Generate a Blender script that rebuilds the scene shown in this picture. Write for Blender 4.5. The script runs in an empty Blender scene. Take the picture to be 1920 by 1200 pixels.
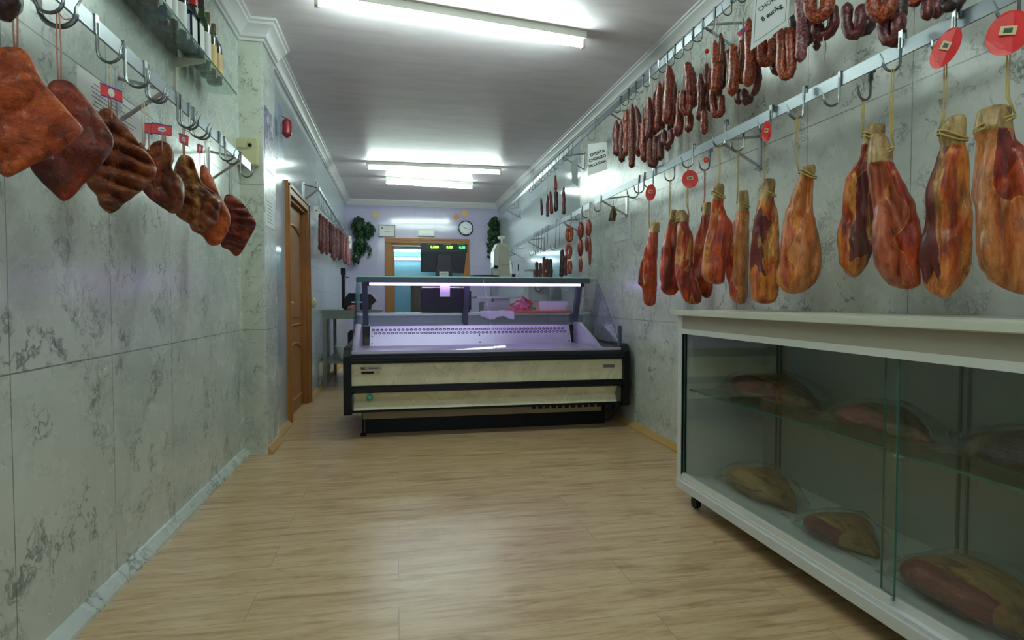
import bpy, bmesh, math, random
from mathutils import Vector, Matrix, noise
R = random.Random(7)
D = bpy.data
COL = bpy.context.scene.collection
PI = math.pi
EXPO = 1.12

# ------------------------------------------------------------------ camera
F = 1100.0
PSI = math.atan(216 / F * math.cos(math.atan(37 / F)))
TH = math.atan(37 / F)
CAM = Vector((0, 0, 1.0))
FW = Vector((math.sin(PSI) * math.cos(TH), math.cos(PSI) * math.cos(TH), -math.sin(TH)))
RT = Vector((math.cos(PSI), -math.sin(PSI), 0))
UP = Vector((math.sin(PSI) * math.sin(TH), math.cos(PSI) * math.sin(TH), math.cos(TH)))
cd = D.cameras.new('camera'); cam = D.objects.new('camera', cd); COL.objects.link(cam)
cd.sensor_width = 36; cd.lens = 36 * F / 1920; cd.clip_start = .05
cam.matrix_world = Matrix(((RT.x, UP.x, -FW.x, CAM.x), (RT.y, UP.y, -FW.y, CAM.y), (RT.z, UP.z, -FW.z, CAM.z), (0, 0, 0, 1)))
bpy.context.scene.camera = cam

def ray(px, py): return (FW + RT * ((px - 960) / F) + UP * ((600 - py) / F))
def on_x(px, py, X):
    d = ray(px, py); return CAM + d * (X / d.x)
def on_y(px, py, Y):
    d = ray(px, py); return CAM + d * (Y / d.y)
def on_plane(px, py, P, n):
    d = ray(px, py); return CAM + d * ((P - CAM).dot(n) / d.dot(n))

# ------------------------------------------------------------------ room measures
XL, XP, XD, XR = -.975, -.83, -.86, 1.824
YP0, YP1, YB, YF, H = 4.02, 4.39, 10.6, -1.7, 2.75

# ------------------------------------------------------------------ materials
MATS = {}
def srgb(r, g, b):
    f = lambda c: (c / 255 / 12.92) if c / 255 <= .04045 else ((c / 255 + .055) / 1.055) ** 2.4
    return (f(r), f(g), f(b), 1)
class NT:
    def __init__(s, name):
        s.m = D.materials.new(name); s.m.use_nodes = True; s.t = s.m.node_tree
        s.b = s.t.nodes['Principled BSDF']; s.out = s.t.nodes['Material Output']
    def n(s, typ, ins=None, **kw):
        k = s.t.nodes.new(typ)
        for a, v in kw.items(): setattr(k, a, v)
        for a, v in (ins or {}).items():
            if hasattr(v, 'is_linked') or isinstance(v, bpy.types.NodeSocket): s.t.links.new(v, k.inputs[a])
            else: k.inputs[a].default_value = v
        return k
    def math(s, op, a, b=0.0, c=None):
        ins = {0: a, 1: b}
        if c is not None: ins[2] = c
        return s.n('ShaderNodeMath', ins, operation=op).outputs[0]
    def coord(s, scale=(1, 1, 1), kind='Object', loc=(0, 0, 0), rnd=False):
        tc = s.n('ShaderNodeTexCoord').outputs[kind]
        if rnd:
            oi = s.n('ShaderNodeObjectInfo').outputs['Random']
            v = s.n('ShaderNodeVectorMath', {0: (37.1, 51.7, 23.3)}, operation='SCALE'); s.t.links.new(oi, v.inputs['Scale'])
            tc = s.n('ShaderNodeVectorMath', {0: tc, 1: v.outputs[0]}, operation='ADD').outputs[0]
        return s.n('ShaderNodeMapping', {'Vector': tc, 'Scale': scale, 'Location': loc}).outputs[0]
    def noise(s, vec, scale, detail=4, rough=.55, dist=0):
        return s.n('ShaderNodeTexNoise', {'Vector': vec, 'Scale': scale, 'Detail': detail, 'Roughness': rough, 'Distortion': dist}).outputs['Fac']
    def ramp(s, fac, stops):
        k = s.n('ShaderNodeValToRGB', {'Fac': fac}); e = k.color_ramp.elements
        while len(e) < len(stops): e.new(.5)
        for i, (p, c) in enumerate(stops):
            e[i].position = p; e[i].color = c if len(c) == 4 else (*c, 1)
        return k.outputs['Color']
    def mix(s, fac, a, b, mode='MIX'):
        k = s.n('ShaderNodeMix', data_type='RGBA', blend_type=mode)
        for i, v in ((0, fac), (6, a), (7, b)):
            if isinstance(v, bpy.types.NodeSocket): s.t.links.new(v, k.inputs[i])
            else: k.inputs[i].default_value = v
        return k.outputs[2]
    def set(s, **kw):
        for a, v in kw.items():
            i = s.b.inputs[a.replace('_', ' ')]
            if isinstance(v, bpy.types.NodeSocket): s.t.links.new(v, i)
            else: i.default_value = v
    def bump(s, h, strength=.3, dist=.01):
        k = s.n('ShaderNodeBump', {'Height': h, 'Strength': strength, 'Distance': dist}); s.t.links.new(k.outputs[0], s.b.inputs['Normal'])
def plain(name, col, rough=.5, metal=0, spec=.5, emit=None, estr=0, bump=0, var=.0):
    if name in MATS: return MATS[name]
    t = NT(name); t.set(Base_Color=col, Roughness=rough, Metallic=metal); t.b.inputs['Specular IOR Level'].default_value = spec
    c = t.coord()
    if var:
        nz = t.noise(c, 9, 4)
        t.set(Base_Color=t.mix(t.math('MULTIPLY', nz, var), col, (col[0] * .45, col[1] * .45, col[2] * .45, 1)))
    if bump: t.bump(t.noise(c, 60, 3), bump, .004)
    if emit: t.set(Emission_Color=emit, Emission_Strength=estr)
    MATS[name] = t.m; return t.m
def glass(name, tint=(.92, .97, .95, 1), rough=.02, minrefl=.0, ior=1.45, bump=0):
    if name in MATS: return MATS[name]
    t = NT(name); t.t.nodes.remove(t.b)
    fc = t.n('ShaderNodeLayerWeight', {'Blend': .5}).outputs['Facing']
    fr = t.math('ADD', t.math('MULTIPLY', t.math('POWER', fc, 5), .9), .03 + minrefl)
    tr = t.n('ShaderNodeBsdfTransparent', {'Color': tint}).outputs[0]
    gn = t.n('ShaderNodeBsdfGlossy', {'Roughness': rough}); gl = gn.outputs[0]
    if bump:
        bn = t.n('ShaderNodeBump', {'Height': t.noise(t.coord((1, 1, 1), rnd=True), 26, 5, .7, 1.5), 'Strength': bump, 'Distance': .03}); t.t.links.new(bn.outputs[0], gn.inputs['Normal'])
    mx = t.n('ShaderNodeMixShader', {0: fr, 1: tr, 2: gl}).outputs[0]
    t.t.links.new(mx, t.out.inputs[0]); MATS[name] = t.m; return t.m

def seam(t, comp, off, period, w=.0025):
    """1 on joint lines of the slabs"""
    a = t.math('SUBTRACT', comp, off)
    m = t.math('PINGPONG', a, period / 2)
    return t.math('LESS_THAN', m, w)
def marble(name, base, vein, axis, yoff, zoff, yper=.55, zper=.93, rough=.2, dens=1.0):
    t = NT(name); c = t.coord((1, 1, 1))
    w = t.n('ShaderNodeTexNoise', {'Vector': c, 'Scale': 2.2, 'Detail': 5, 'Roughness': .6}).outputs['Color']
    wv = t.n('ShaderNodeVectorMath', {0: w, 'Scale': .9}, operation='SCALE').outputs[0]
    c2 = t.n('ShaderNodeVectorMath', {0: c, 1: wv}, operation='ADD').outputs[0]
    n1 = t.noise(c2, 4.5 * dens, 4, .52); nb = t.noise(c2, 1.7 * dens, 7, .6)
    rid = lambda n, k: t.n('ShaderNodeClamp', {0: t.math('SUBTRACT', 1, t.math('MULTIPLY', t.math('ABSOLUTE', t.math('SUBTRACT', n, .5)), k))}).outputs[0]
    msk = t.noise(t.coord(loc=(5, 3, 1)), 1.6, 3); msk2 = t.noise(t.coord(loc=(2, 7, 4)), 5, 4, .7)
    mr = lambda v, a_, b_: t.n('ShaderNodeMapRange', {0: v, 1: a_, 2: b_}).outputs[0]
    v1 = t.math('MULTIPLY', rid(n1, 40), mr(msk2, .5, .6)); v3 = t.math('MULTIPLY', rid(nb, 75), mr(msk2, .42, .55))
    n2 = t.noise(c2, 9 * dens, 9, .72)
    v2 = t.math('MULTIPLY', mr(n2, .6, .74), mr(t.noise(t.coord(loc=(9, 1, 2)), 2.1, 4, .5), .56, .68))
    cloud = t.noise(c2, 1.9, 6, .55)
    col = t.mix(mr(cloud, .42, .75), base, (base[0] * .74, base[1] * .78, base[2] * .77, 1))
    col = t.mix(t.math('MULTIPLY', v1, .8), col, vein); col = t.mix(t.math('MULTIPLY', v2, .42), col, vein); col = t.mix(t.math('MULTIPLY', v3, .6), col, vein)
    sx = t.n('ShaderNodeSeparateXYZ', {0: t.n('ShaderNodeTexCoord').outputs['Object']})
    s1 = seam(t, sx.outputs[axis], yoff, yper, .0018); s2 = seam(t, sx.outputs[2], zoff, zper, .0022)
    sm = t.math('MAXIMUM', s1, s2)
    col = t.mix(t.math('MULTIPLY', sm, .7), col, (.06, .06, .05, 1))
    t.set(Base_Color=col, Roughness=t.math('ADD', rough, t.math('MULTIPLY', msk2, .15)))
    t.bump(t.math('SUBTRACT', 1, sm), .4, .002)
    return t.m
def tile(name, base, axis, w=.335, h=.25, rough=.12, off=0):
    t = NT(name); sx = t.n('ShaderNodeSeparateXYZ', {0: t.n('ShaderNodeTexCoord').outputs['Object']})
    sm = t.math('MAXIMUM', seam(t, sx.outputs[axis], off, w, .0018), seam(t, sx.outputs[2], .1, h, .0018))
    c = t.coord(); nz = t.noise(c, 3, 5, .6)
    col = t.mix(t.math('MULTIPLY', nz, .35), base, (base[0] * .72, base[1] * .74, base[2] * .78, 1))
    col = t.mix(t.math('MULTIPLY', sm, .35), col, (.18, .18, .2, 1))
    t.set(Base_Color=col, Roughness=rough)
    t.bump(t.math('ADD', t.math('MULTIPLY', sm, -1), t.math('MULTIPLY', t.noise(c, 2.2, 2), 1.6)), .35, .004)
    return t.m
def meat(name, stops, scale=(1, 1, 1), ns=14, rough=.38, fat=None, fatcut=(.6, .68), bstr=.5, coat=.25):
    t = NT(name); c = t.coord(scale, rnd=True)
    n1 = t.noise(c, ns, 6, .62, .6)
    col = t.ramp(n1, stops)
    if fat:
        n2 = t.noise(t.coord((scale[0] * 1, scale[1] * 1, scale[2] * .6), rnd=True), ns * .55, 4, .55, 1.2)
        col = t.mix(t.n('ShaderNodeMapRange', {0: n2, 1: fatcut[0], 2: fatcut[1]}).outputs[0], col, fat)
    n3 = t.noise(c, ns * 4, 5, .7)
    col = t.mix(t.math('MULTIPLY', t.n('ShaderNodeMapRange', {0: n3, 1: .5, 2: .75}).outputs[0], .55), col, (col_dark := (.05, .012, .006, 1)))
    n4 = t.noise(t.coord((scale[0], scale[1] * .6, scale[2]), rnd=True), ns * 2.2, 7, .72, 1.4)
    col = t.mix(t.math('MULTIPLY', t.n('ShaderNodeMapRange', {0: n4, 1: .5, 2: .64}).outputs[0], .7), col, (.035, .010, .005, 1))
    t.set(Base_Color=col, Roughness=t.math('ADD', rough - .12, t.math('MULTIPLY', n3, .45)), Coat_Weight=coat * .4, Coat_Roughness=.25); t.b.inputs['Specular IOR Level'].default_value = .35
    t.bump(t.math('ADD', t.math('SUBTRACT', n3, t.math('MULTIPLY', n4, 1.6)), t.math('MULTIPLY', n1, 1.5)), bstr * 1.4, .008)
    return t.m
def hammat(name, base, alt, fat, ns=10):
    """one skin for a whole ham: base flesh, a second patch, the tan hock, by attributes stored on the mesh"""
    t = NT(name); c = t.coord((1, 1, .42), rnd=True); n1 = t.noise(c, ns, 6, .62, .6); ne = t.noise(t.coord((1, 1, .6), rnd=True), 15, 7, .68, .8)
    A = lambda k: t.n('ShaderNodeAttribute', attribute_name=k).outputs['Fac']
    mr = lambda v, a_, b_: t.n('ShaderNodeMapRange', {0: v, 1: a_, 2: b_}).outputs[0]
    col = t.ramp(n1, base); colb = t.ramp(n1, alt)
    f1 = mr(t.math('ADD', A('patch'), t.math('MULTIPLY', t.math('SUBTRACT', ne, .5), 1.3)), .40, .54)
    col = t.mix(f1, col, colb)
    edge = t.math('MULTIPLY', t.math('SUBTRACT', 1, t.math('ABSOLUTE', t.math('SUBTRACT', t.math('MULTIPLY', f1, 2), 1))), .8)
    col = t.mix(edge, col, fat)
    n2 = t.noise(t.coord((1, 1, .3), rnd=True), ns * .8, 5, .6, 1.4)
    col = t.mix(mr(n2, .6, .68), col, fat)
    hk = t.ramp(t.noise(c, 18, 4), [(.3, srgb(120, 92, 48)), (.5, srgb(168, 134, 80)), (.7, srgb(192, 164, 108))])
    col = t.mix(mr(t.math('ADD', A('hock'), t.math('MULTIPLY', t.math('SUBTRACT', ne, .5), .5)), .4, .6), col, hk)
    n3 = t.noise(c, ns * 4.5, 6, .72)
    col = t.mix(t.math('MULTIPLY', mr(n3, .5, .7), .7), col, (.05, .012, .006, 1))
    col = t.mix(t.math('MULTIPLY', mr(t.noise(t.coord((1.6, 1.6, .25), rnd=True), 16, 6, .7, 1.0), .5, .66), .75), col, (.09, .022, .010, 1))
    t.set(Base_Color=col, Roughness=t.math('ADD', .2, t.math('MULTIPLY', n3, .4)), Coat_Weight=.12, Coat_Roughness=.2); t.b.inputs['Specular IOR Level'].default_value = .38
    t.bump(t.math('ADD', n3, t.math('MULTIPLY', n2, 1.6)), .55, .006); return t.m
def wood(name, a, b, axis_scale, rough=.48, coat=.0):
    t = NT(name); c = t.coord(axis_scale)
    n = t.noise(c, 3, 6, .6, .8); n2 = t.noise(c, 14, 4, .6)
    t.set(Base_Color=t.mix(t.math('ADD', t.math('MULTIPLY', n, .75), t.math('MULTIPLY', n2, .25)), a, b), Roughness=rough, Coat_Weight=coat)
    t.bump(n2, .15, .002); return t.m

M_MARB_R = marble('marble right', srgb(206, 210, 202), srgb(56, 64, 72), 1, 1.818 - .0, .85)
M_MARB_L = marble('marble left', srgb(204, 213, 206), srgb(84, 96, 94), 1, 1.72, .81, dens=.9)
M_MARB_P = marble('marble pillar', srgb(200, 204, 190), srgb(84, 94, 90), 0, -2.0, .81, yper=3, dens=1.2)
M_MARB_PS = marble('marble pillar side', srgb(204, 210, 206), srgb(80, 90, 98), 1, 1.0, .81, yper=12, dens=1.2)
M_TILE_Y = tile('glazed side tile', srgb(184, 196, 202), 1)
M_TILE_X = tile('glazed back tile', srgb(184, 178, 208), 0)
M_TILE_C = tile('glazed rear room tile', srgb(150, 200, 215), 0)

def floor_mat():
    t = NT('light oak laminate'); c0 = t.n('ShaderNodeTexCoord').outputs['Object']
    br = t.n('ShaderNodeTexBrick', {'Vector': c0, 'Scale': 1.0, 'Mortar Size': .0012, 'Mortar Smooth': .1, 'Brick Width': 1.28, 'Row Height': .192,
             'Color1': (0, 0, 0, 1), 'Color2': (1, 1, 1, 1), 'Mortar': (.5, .5, .5, 1)}); br.offset = .37
    sh = t.n('ShaderNodeVectorMath', {0: br.outputs['Color'], 1: (13, 7, 3)}, operation='MULTIPLY').outputs[0]
    cc = t.n('ShaderNodeVectorMath', {0: c0, 1: sh}, operation='ADD').outputs[0]
    mp = t.n('ShaderNodeMapping', {'Vector': cc, 'Scale': (1.1, 9, 1)}).outputs[0]
    n = t.noise(mp, 2.2, 7, .65, .9); n2 = t.noise(mp, 11, 5, .7)
    col = t.ramp(n, [(.3, srgb(150, 118, 84)), (.47, srgb(190, 158, 118)), (.62, srgb(206, 178, 140)), (.8, srgb(170, 136, 100))])
    col = t.mix(t.math('MULTIPLY', t.n('ShaderNodeMapRange', {0: n2, 1: .5, 2: .8}).outputs[0], .45), col, srgb(120, 92, 66))
    col = t.mix(t.math('MULTIPLY', br.outputs['Fac'], .5), col, (.08, .055, .035, 1))
    t.set(Base_Color=col, Roughness=.34, Coat_Weight=.15, Coat_Roughness=.2)
    t.bump(t.math('ADD', t.math('MULTIPLY', n2, .5), t.math('MULTIPLY', br.outputs['Fac'], -1)), .15, .002)
    return t.m
def ceil_mat():
    t = NT('ceiling paint'); c = t.coord((.7, 2.6, 1)); n = t.noise(c, 3.4, 4, .6, .5); n2 = t.noise(t.coord(), 40, 3)
    t.set(Base_Color=t.mix(t.n('ShaderNodeMapRange', {0: n, 1: .4, 2: .7}).outputs[0], srgb(236, 226, 232), srgb(222, 212, 220)), Roughness=.42)
    t.bump(t.math('ADD', t.math('MULTIPLY', n, 1.0), t.math('MULTIPLY', n2, .1)), .1, .012); return t.m
M_FLOOR, M_CEIL = floor_mat(), ceil_mat()
M_PLASTER = plain('white plaster', srgb(214, 214, 216), .45)
M_WHITE = plain('white painted wood', srgb(214, 216, 210), .35, var=.06)
M_CREAM = plain('cream plastic', srgb(196, 192, 150), .4)
M_STEEL = plain('brushed steel', (.56, .58, .6, 1), .28, 1)
M_ALU = plain('aluminium rail', (.30, .33, .36, 1), .42, .9)
M_HOOK = plain('hook steel', (.20, .21, .21, 1), .3, 1)
M_HOOKD = plain('dark hook steel', (.16, .17, .18, 1), .35, .9)
M_BLACK = plain('black plastic', (.006, .007, .008, 1), .4, spec=.2)
M_BLACKG = plain('black gloss', (.006, .007, .009, 1), .22, spec=.3)
M_SLATE = plain('slate plastic', (.018, .022, .034, 1), .4, spec=.3)
M_CORD = plain('straw cord', srgb(196, 170, 96), .8, var=.3)
M_CORDW = plain('white cord', srgb(214, 204, 184), .8)
M_CORDR = plain('reddened cord', srgb(190, 130, 110), .8, var=.3)
M_PAPER = plain('white paper', srgb(222, 226, 224), .6)
M_INK = plain('black ink', (.01, .01, .01, 1), .6)
M_INKG = plain('grey ink', (.12, .12, .13, 1), .6)
M_RED = plain('red card', srgb(214, 34, 30), .4)
M_BLUE = plain('blue card edge', srgb(50, 44, 130), .4)
M_DOOR = wood('honey wood', srgb(128, 76, 24), srgb(172, 114, 48), (5, 5, .5))
M_FRAMEH = wood('honey wood along', srgb(128, 76, 24), srgb(172, 114, 48), (.6, 5, 5))
M_BASE = wood('baseboard wood', srgb(176, 138, 84), srgb(200, 164, 108), (5, .6, 5))
M_DARKWOOD = wood('dark brown wood', srgb(48, 36, 22), srgb(80, 60, 30), (5, 5, .6))
M_DECK = plain('white steel deck', srgb(186, 176, 196), .3, .25)
M_GREENGLASS = plain('green glass edge', srgb(60, 110, 96), .12, spec=.8)
M_GLASS = glass('clear counter glass', (.93, .94, .97, 1), .01)
M_GLASSD = glass('cabinet glass', (.925, .955, .935, 1), .02, .015)
M_GLASSS = glass('shelf glass', (.86, .93, .89, 1), .03, .02)
M_PLASTIC = glass('plastic film', (.95, .96, .95, 1), .12, .05, 1.35, bump=.9)
M_TUBE = plain('fluorescent tube glow', (1, 1, 1, 1), .5, emit=(.80, 1.0, .93, 1), estr=34)
M_TUBE_B = plain('fluorescent tube glow cool', (1, 1, 1, 1), .5, emit=(.70, .92, 1.0, 1), estr=9)
M_TUBE_P = plain('meat lamp glow', (1, 1, 1, 1), .5, emit=(.62, .34, 1.0, 1), estr=6.5)
M_FIX = plain('white enamel fixture', srgb(224, 226, 212), .35)

# ------------------------------------------------------------------ mesh builder
class MB:
    def __init__(s): s.v = []; s.f = []; s.mi = []
    def add(s, vs, fs, mi=0):
        b = len(s.v); s.v += [Vector(v) for v in vs]; s.f += [tuple(b + i for i in f) for f in fs]; s.mi += [mi] * len(fs); return s
    def box(s, lo, hi, mi=0, bev=0):
        x0, y0, z0 = [min(a, b) for a, b in zip(lo, hi)]; x1, y1, z1 = [max(a, b) for a, b in zip(lo, hi)]
        if bev <= 0:
            return s.add([(x, y, z) for z in (z0, z1) for y in (y0, y1) for x in (x0, x1)],
                         [(0, 2, 3, 1), (4, 5, 7, 6), (0, 1, 5, 4), (2, 6, 7, 3), (0, 4, 6, 2), (1, 3, 7, 5)], mi)
        bm = bmesh.new(); bmesh.ops.create_cube(bm, size=1)
        for v in bm.verts: v.co = Vector(((x0 + x1) / 2 + v.co.x * (x1 - x0), (y0 + y1) / 2 + v.co.y * (y1 - y0), (z0 + z1) / 2 + v.co.z * (z1 - z0)))
        bmesh.ops.bevel(bm, geom=bm.edges[:], offset=min(bev, (x1 - x0) / 2.1, (y1 - y0) / 2.1, (z1 - z0) / 2.1), segments=2, affect='EDGES')
        bm.verts.index_update(); s.add([v.co.copy() for v in bm.verts], [[v.index for v in f.verts] for f in bm.faces], mi); bm.free(); return s
    def frame(s, c, ex, ey, ez, hx, hy, hz, mi=0):
        """box with axes"""
        c, ex, ey, ez = Vector(c), Vector(ex), Vector(ey), Vector(ez)
        return s.add([c + ex * (hx * a) + ey * (hy * b) + ez * (hz * d) for d in (-1, 1) for b in (-1, 1) for a in (-1, 1)],
                     [(0, 2, 3, 1), (4, 5, 7, 6), (0, 1, 5, 4), (2, 6, 7, 3), (0, 4, 6, 2), (1, 3, 7, 5)], mi)
    def tube(s, pts, r, n=8, mi=0, cap=True):
        pts = [Vector(p) for p in pts]; k = len(pts); rr = r if isinstance(r, (list, tuple)) else [r] * k
        t0 = (pts[1] - pts[0]).normalized(); a = Vector((0, 0, 1)) if abs(t0.z) < .9 else Vector((1, 0, 0))
        u = t0.cross(a).normalized(); vs = []
        for i, p in enumerate(pts):
            t = (pts[min(i + 1, k - 1)] - pts[max(i - 1, 0)]); t = t.normalized() if t.length > 1e-9 else t0
            u = (u - t * u.dot(t)); u = u.normalized() if u.length > 1e-6 else t.orthogonal().normalized(); w = t.cross(u)
            for j in range(n):
                q = 2 * PI * j / n; vs.append(p + (u * math.cos(q) + w * math.sin(q)) * rr[i])
        fs = [(i * n + j, i * n + (j + 1) % n, (i + 1) * n + (j + 1) % n, (i + 1) * n + j) for i in range(k - 1) for j in range(n)]
        if cap: fs += [tuple(range(n - 1, -1, -1)), tuple((k - 1) * n + j for j in range(n))]
        return s.add(vs, fs, mi)
    def lathe(s, c, prof, n=24, mi=0, axis='Z', cap=True):
        c = Vector(c); vs = []
        for r, h in prof:
            for j in range(n):
                q = 2 * PI * j / n; a, b = math.cos(q) * r, math.sin(q) * r
                vs.append(c + (Vector((a, b, h)) if axis == 'Z' else Vector((h, a, b)) if axis == 'X' else Vector((b, h, a))))
        k = len(prof)
        fs = [(i * n + j, i * n + (j + 1) % n, (i + 1) * n + (j + 1) % n, (i + 1) * n + j) for i in range(k - 1) for j in range(n)]
        if cap: fs += [tuple(range(n - 1, -1, -1)), tuple((k - 1) * n + j for j in range(n))]
        return s.add(vs, fs, mi)
    def prism(s, poly, axis, a, b, mi=0):
        """poly: (p,q) in the plane perpendicular to axis (0: yz, 1: xz, 2: xy)"""
        def P(p, q, t): return [(t, p, q), (p, t, q), (p, q, t)][axis]
        n = len(poly); vs = [P(p, q, a) for p, q in poly] + [P(p, q, b) for p, q in poly]
        fs = [tuple(range(n - 1, -1, -1)), tuple(range(n, 2 * n))] + [(i, (i + 1) % n, n + (i + 1) % n, n + i) for i in range(n)]
        return s.add(vs, fs, mi)
    def build(s, name, mats, parent=None, smooth=False, loc=None, auto=None):
        if not isinstance(mats, (list, tuple)): mats = [mats]
        org = Vector(loc) if loc is not None else (wloc(parent) if parent else Vector((0, 0, 0)))
        me = D.meshes.new(name); me.from_pydata([v - org for v in s.v], [], s.f)
        for m in mats: me.materials.append(m)
        for p, i in zip(me.polygons, s.mi): p.material_index = i; p.use_smooth = smooth
        bm = bmesh.new(); bm.from_mesh(me); bmesh.ops.recalc_face_normals(bm, faces=bm.faces); bm.to_mesh(me); bm.free()
        if auto:
            try: me.set_sharp_from_angle(angle=math.radians(auto))
            except Exception: pass
        o = D.objects.new(name, me); COL.objects.link(o)
        if parent:
            o.parent = parent; o.location = org - wloc(parent)
        else: o.location = org
        return o
def wloc(o):
    p = Vector((0, 0, 0))
    while o: p = p + o.location; o = o.parent
    return p
def thing(name, label, cat, loc, group=None):
    o = D.objects.new(name, None); COL.objects.link(o); o.location = loc; o.empty_display_size = .05
    return tag(o, label, cat, group)
def tag(o, label, cat, group=None):
    o['label'] = label; o['category'] = cat
    if group: o['group'] = group
    return o
def struct(o): o['kind'] = 'structure'; return o
def quadmesh(name, pts, mat, parent=None):
    return MB().add(pts, [tuple(range(len(pts)))]).build(name, mat, parent)
def smoothpath(pts, step=.012):
    pts = [Vector(p) for p in pts]
    if len(pts) == 2: 
        n = max(2, int((pts[1] - pts[0]).length / step)); return [pts[0].lerp(pts[1], i / n) for i in range(n + 1)]
    out = []
    for i in range(len(pts) - 1):
        p0 = pts[i - 1] if i else pts[0] * 2 - pts[1]; p1, p2 = pts[i], pts[i + 1]; p3 = pts[i + 2] if i + 2 < len(pts) else pts[-1] * 2 - pts[-2]
        n = max(1, int((p2 - p1).length / step))
        for j in range(n):
            t = j / n
            out.append(.5 * ((2 * p1) + (p2 - p0) * t + (2 * p0 - 5 * p1 + 4 * p2 - p3) * t * t + (3 * p1 - p0 - 3 * p2 + p3) * t ** 3))
    out.append(pts[-1]); return out
def text(s_, size, mat, origin, ex, ey, parent, name='lettering', align='CENTER', bold=0, depth=.0006):
    cu = D.curves.new(name, 'FONT'); cu.body = s_; cu.size = size; cu.align_x = align; cu.align_y = 'CENTER'; cu.extrude = depth; cu.offset = bold; cu.resolution_u = 3
    tmp = D.objects.new('tmp_text', cu); COL.objects.link(tmp)
    dg = bpy.context.evaluated_depsgraph_get(); dg.update()
    me = D.meshes.new_from_object(tmp.evaluated_get(dg)); D.objects.remove(tmp)
    ex, ey = Vector(ex).normalized(), Vector(ey).normalized(); ez = ex.cross(ey); o0 = Vector(origin)
    org = wloc(parent) if parent else o0
    for v in me.vertices: v.co = o0 + ex * v.co.x + ey * v.co.y + ez * v.co.z - org
    me.materials.clear(); me.materials.append(mat); me.name = name
    o = D.objects.new(name, me); COL.objects.link(o)
    if parent: o.parent = parent
    else: o.location = org
    return o
# ------------------------------------------------------------------ setting
struct(MB().add([(XL - .2, YF - .2, 0), (XR + .2, YF - .2, 0), (XR + .2, 15.2, 0), (XL - .2, 15.2, 0), (XL - .2, YF - .2, -.1), (XR + .2, YF - .2, -.1), (XR + .2, 15.2, -.1), (XL - .2, 15.2, -.1)],
     [(0, 1, 2, 3), (4, 7, 6, 5), (0, 4, 5, 1), (1, 5, 6, 2), (2, 6, 7, 3), (3, 7, 4, 0)]).build('floor', M_FLOOR))
struct(MB().box((XL - .2, YF - .2, H), (XR + .2, YB + .12, H + .1)).build('ceiling', M_CEIL))
struct(MB().box((XR, YF - .2, 0), (XR + .15, 5.72, H)).build('wall_right', M_MARB_R))
struct(MB().box((XR, 5.72, 0), (XR + .15, YB + .12, H)).build('wall_right_tiled', M_TILE_Y))
struct(MB().box((XL - .15, YF - .2, 0), (XL, YP0, H)).build('wall_left', M_MARB_L))
p = MB().box((XL - .15, YP0, 0), (XP - .012, YP1, H))
p.box((XP - .012, YP0, 0), (XP, YP1, H), 1)
struct(p.build('pillar', [M_MARB_P, M_MARB_PS]))
DY0, DY1, DZ = 5.0, 5.97, 1.86
w = MB().box((XL - .15, YP1, 0), (XD, DY0, H)).box((XL - .15, DY1, 0), (XD, YB + .12, H)).box((XL - .15, DY0, DZ), (XD, DY1, H))
struct(w.build('wall_left_tiled', M_TILE_Y))
OX0, OX1, OZ = -.10, 1.19, 2.0
w = MB().box((XL - .15, YB, 0), (OX0, YB + .12, H)).box((OX1, YB, 0), (XR + .15, YB + .12, H)).box((OX0, YB, OZ), (OX1, YB + .12, H))
struct(w.build('wall_back', M_TILE_X))
# front wall behind the camera: shop window and glazed entrance
WX0, WX1, WZ0, WZ1 = -.75, 1.6, .12, 2.35
w = MB().box((XL - .15, YF - .15, 0), (WX0, YF, H)).box((WX1, YF - .15, 0), (XR + .15, YF, H)).box((WX0, YF - .15, WZ1), (WX1, YF, H)).box((WX0, YF - .15, 0), (WX1, YF, WZ0))
struct(w.build('wall_front', M_PLASTER))
wf = MB()
for x in (WX0 + .03, .42, WX1 - .03): wf.box((x - .03, YF - .1, WZ0), (x + .03, YF - .04, WZ1))
for z in (WZ0 + .03, WZ1 - .03): wf.box((WX0, YF - .1, z - .03), (WX1, YF - .04, z + .03))
wn = struct(wf.build('window_1', M_ALU)); MB().box((WX0 + .05, YF - .075, WZ0 + .05), (WX1 - .05, YF - .065, WZ1 - .05)).build('pane', M_GLASS, wn)
# rear room seen through the doorway
struct(MB().box((OX0 - .5, YB + .12, 2.22), (OX1 + .4, 15.0, 2.3)).build('ceiling_rear_room', M_PLASTER))
struct(MB().box((OX0 - .5, 14.9, 0), (OX1 + .4, 15.0, 2.22)).build('wall_rear_room_back', M_TILE_C))
struct(MB().box((OX0 - .6, YB + .12, 0), (OX0 - .5, 15.0, 2.22)).build('wall_rear_room_left', M_TILE_C))
struct(MB().box((OX1 + .4, YB + .12, 0), (OX1 + .5, 15.0, 2.22)).build('wall_rear_room_right', M_TILE_C))

def sweep(name, path, prof, mat):
    """prof: (inward, z); inward is to the right of the path's direction"""
    mb = MB(); n = len(path); P = [Vector((a, b)) for a, b in path]; rings = []
    for i, p in enumerate(P):
        d0 = (P[i] - P[i - 1]).normalized() if i else None; d1 = (P[i + 1] - P[i]).normalized() if i < n - 1 else None
        nr = lambda d: Vector((d.y, -d.x))
        if d0 is None: m = nr(d1)
        elif d1 is None: m = nr(d0)
        else:
            m = (nr(d0) + nr(d1)); m = m / m.dot(nr(d0))
        rings.append([(p.x + m.x * a, p.y + m.y * a, z) for a, z in prof])
    k = len(prof); vs = [v for r in rings for v in r]
    fs = [(i * k + j, i * k + (j + 1) % k, (i + 1) * k + (j + 1) % k, (i + 1) * k + j) for i in range(n - 1) for j in range(k)]
    fs += [tuple(range(k)), tuple((n - 1) * k + j for j in range(k))]
    return struct(mb.add(vs, fs).build(name, mat, auto=25))
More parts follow.
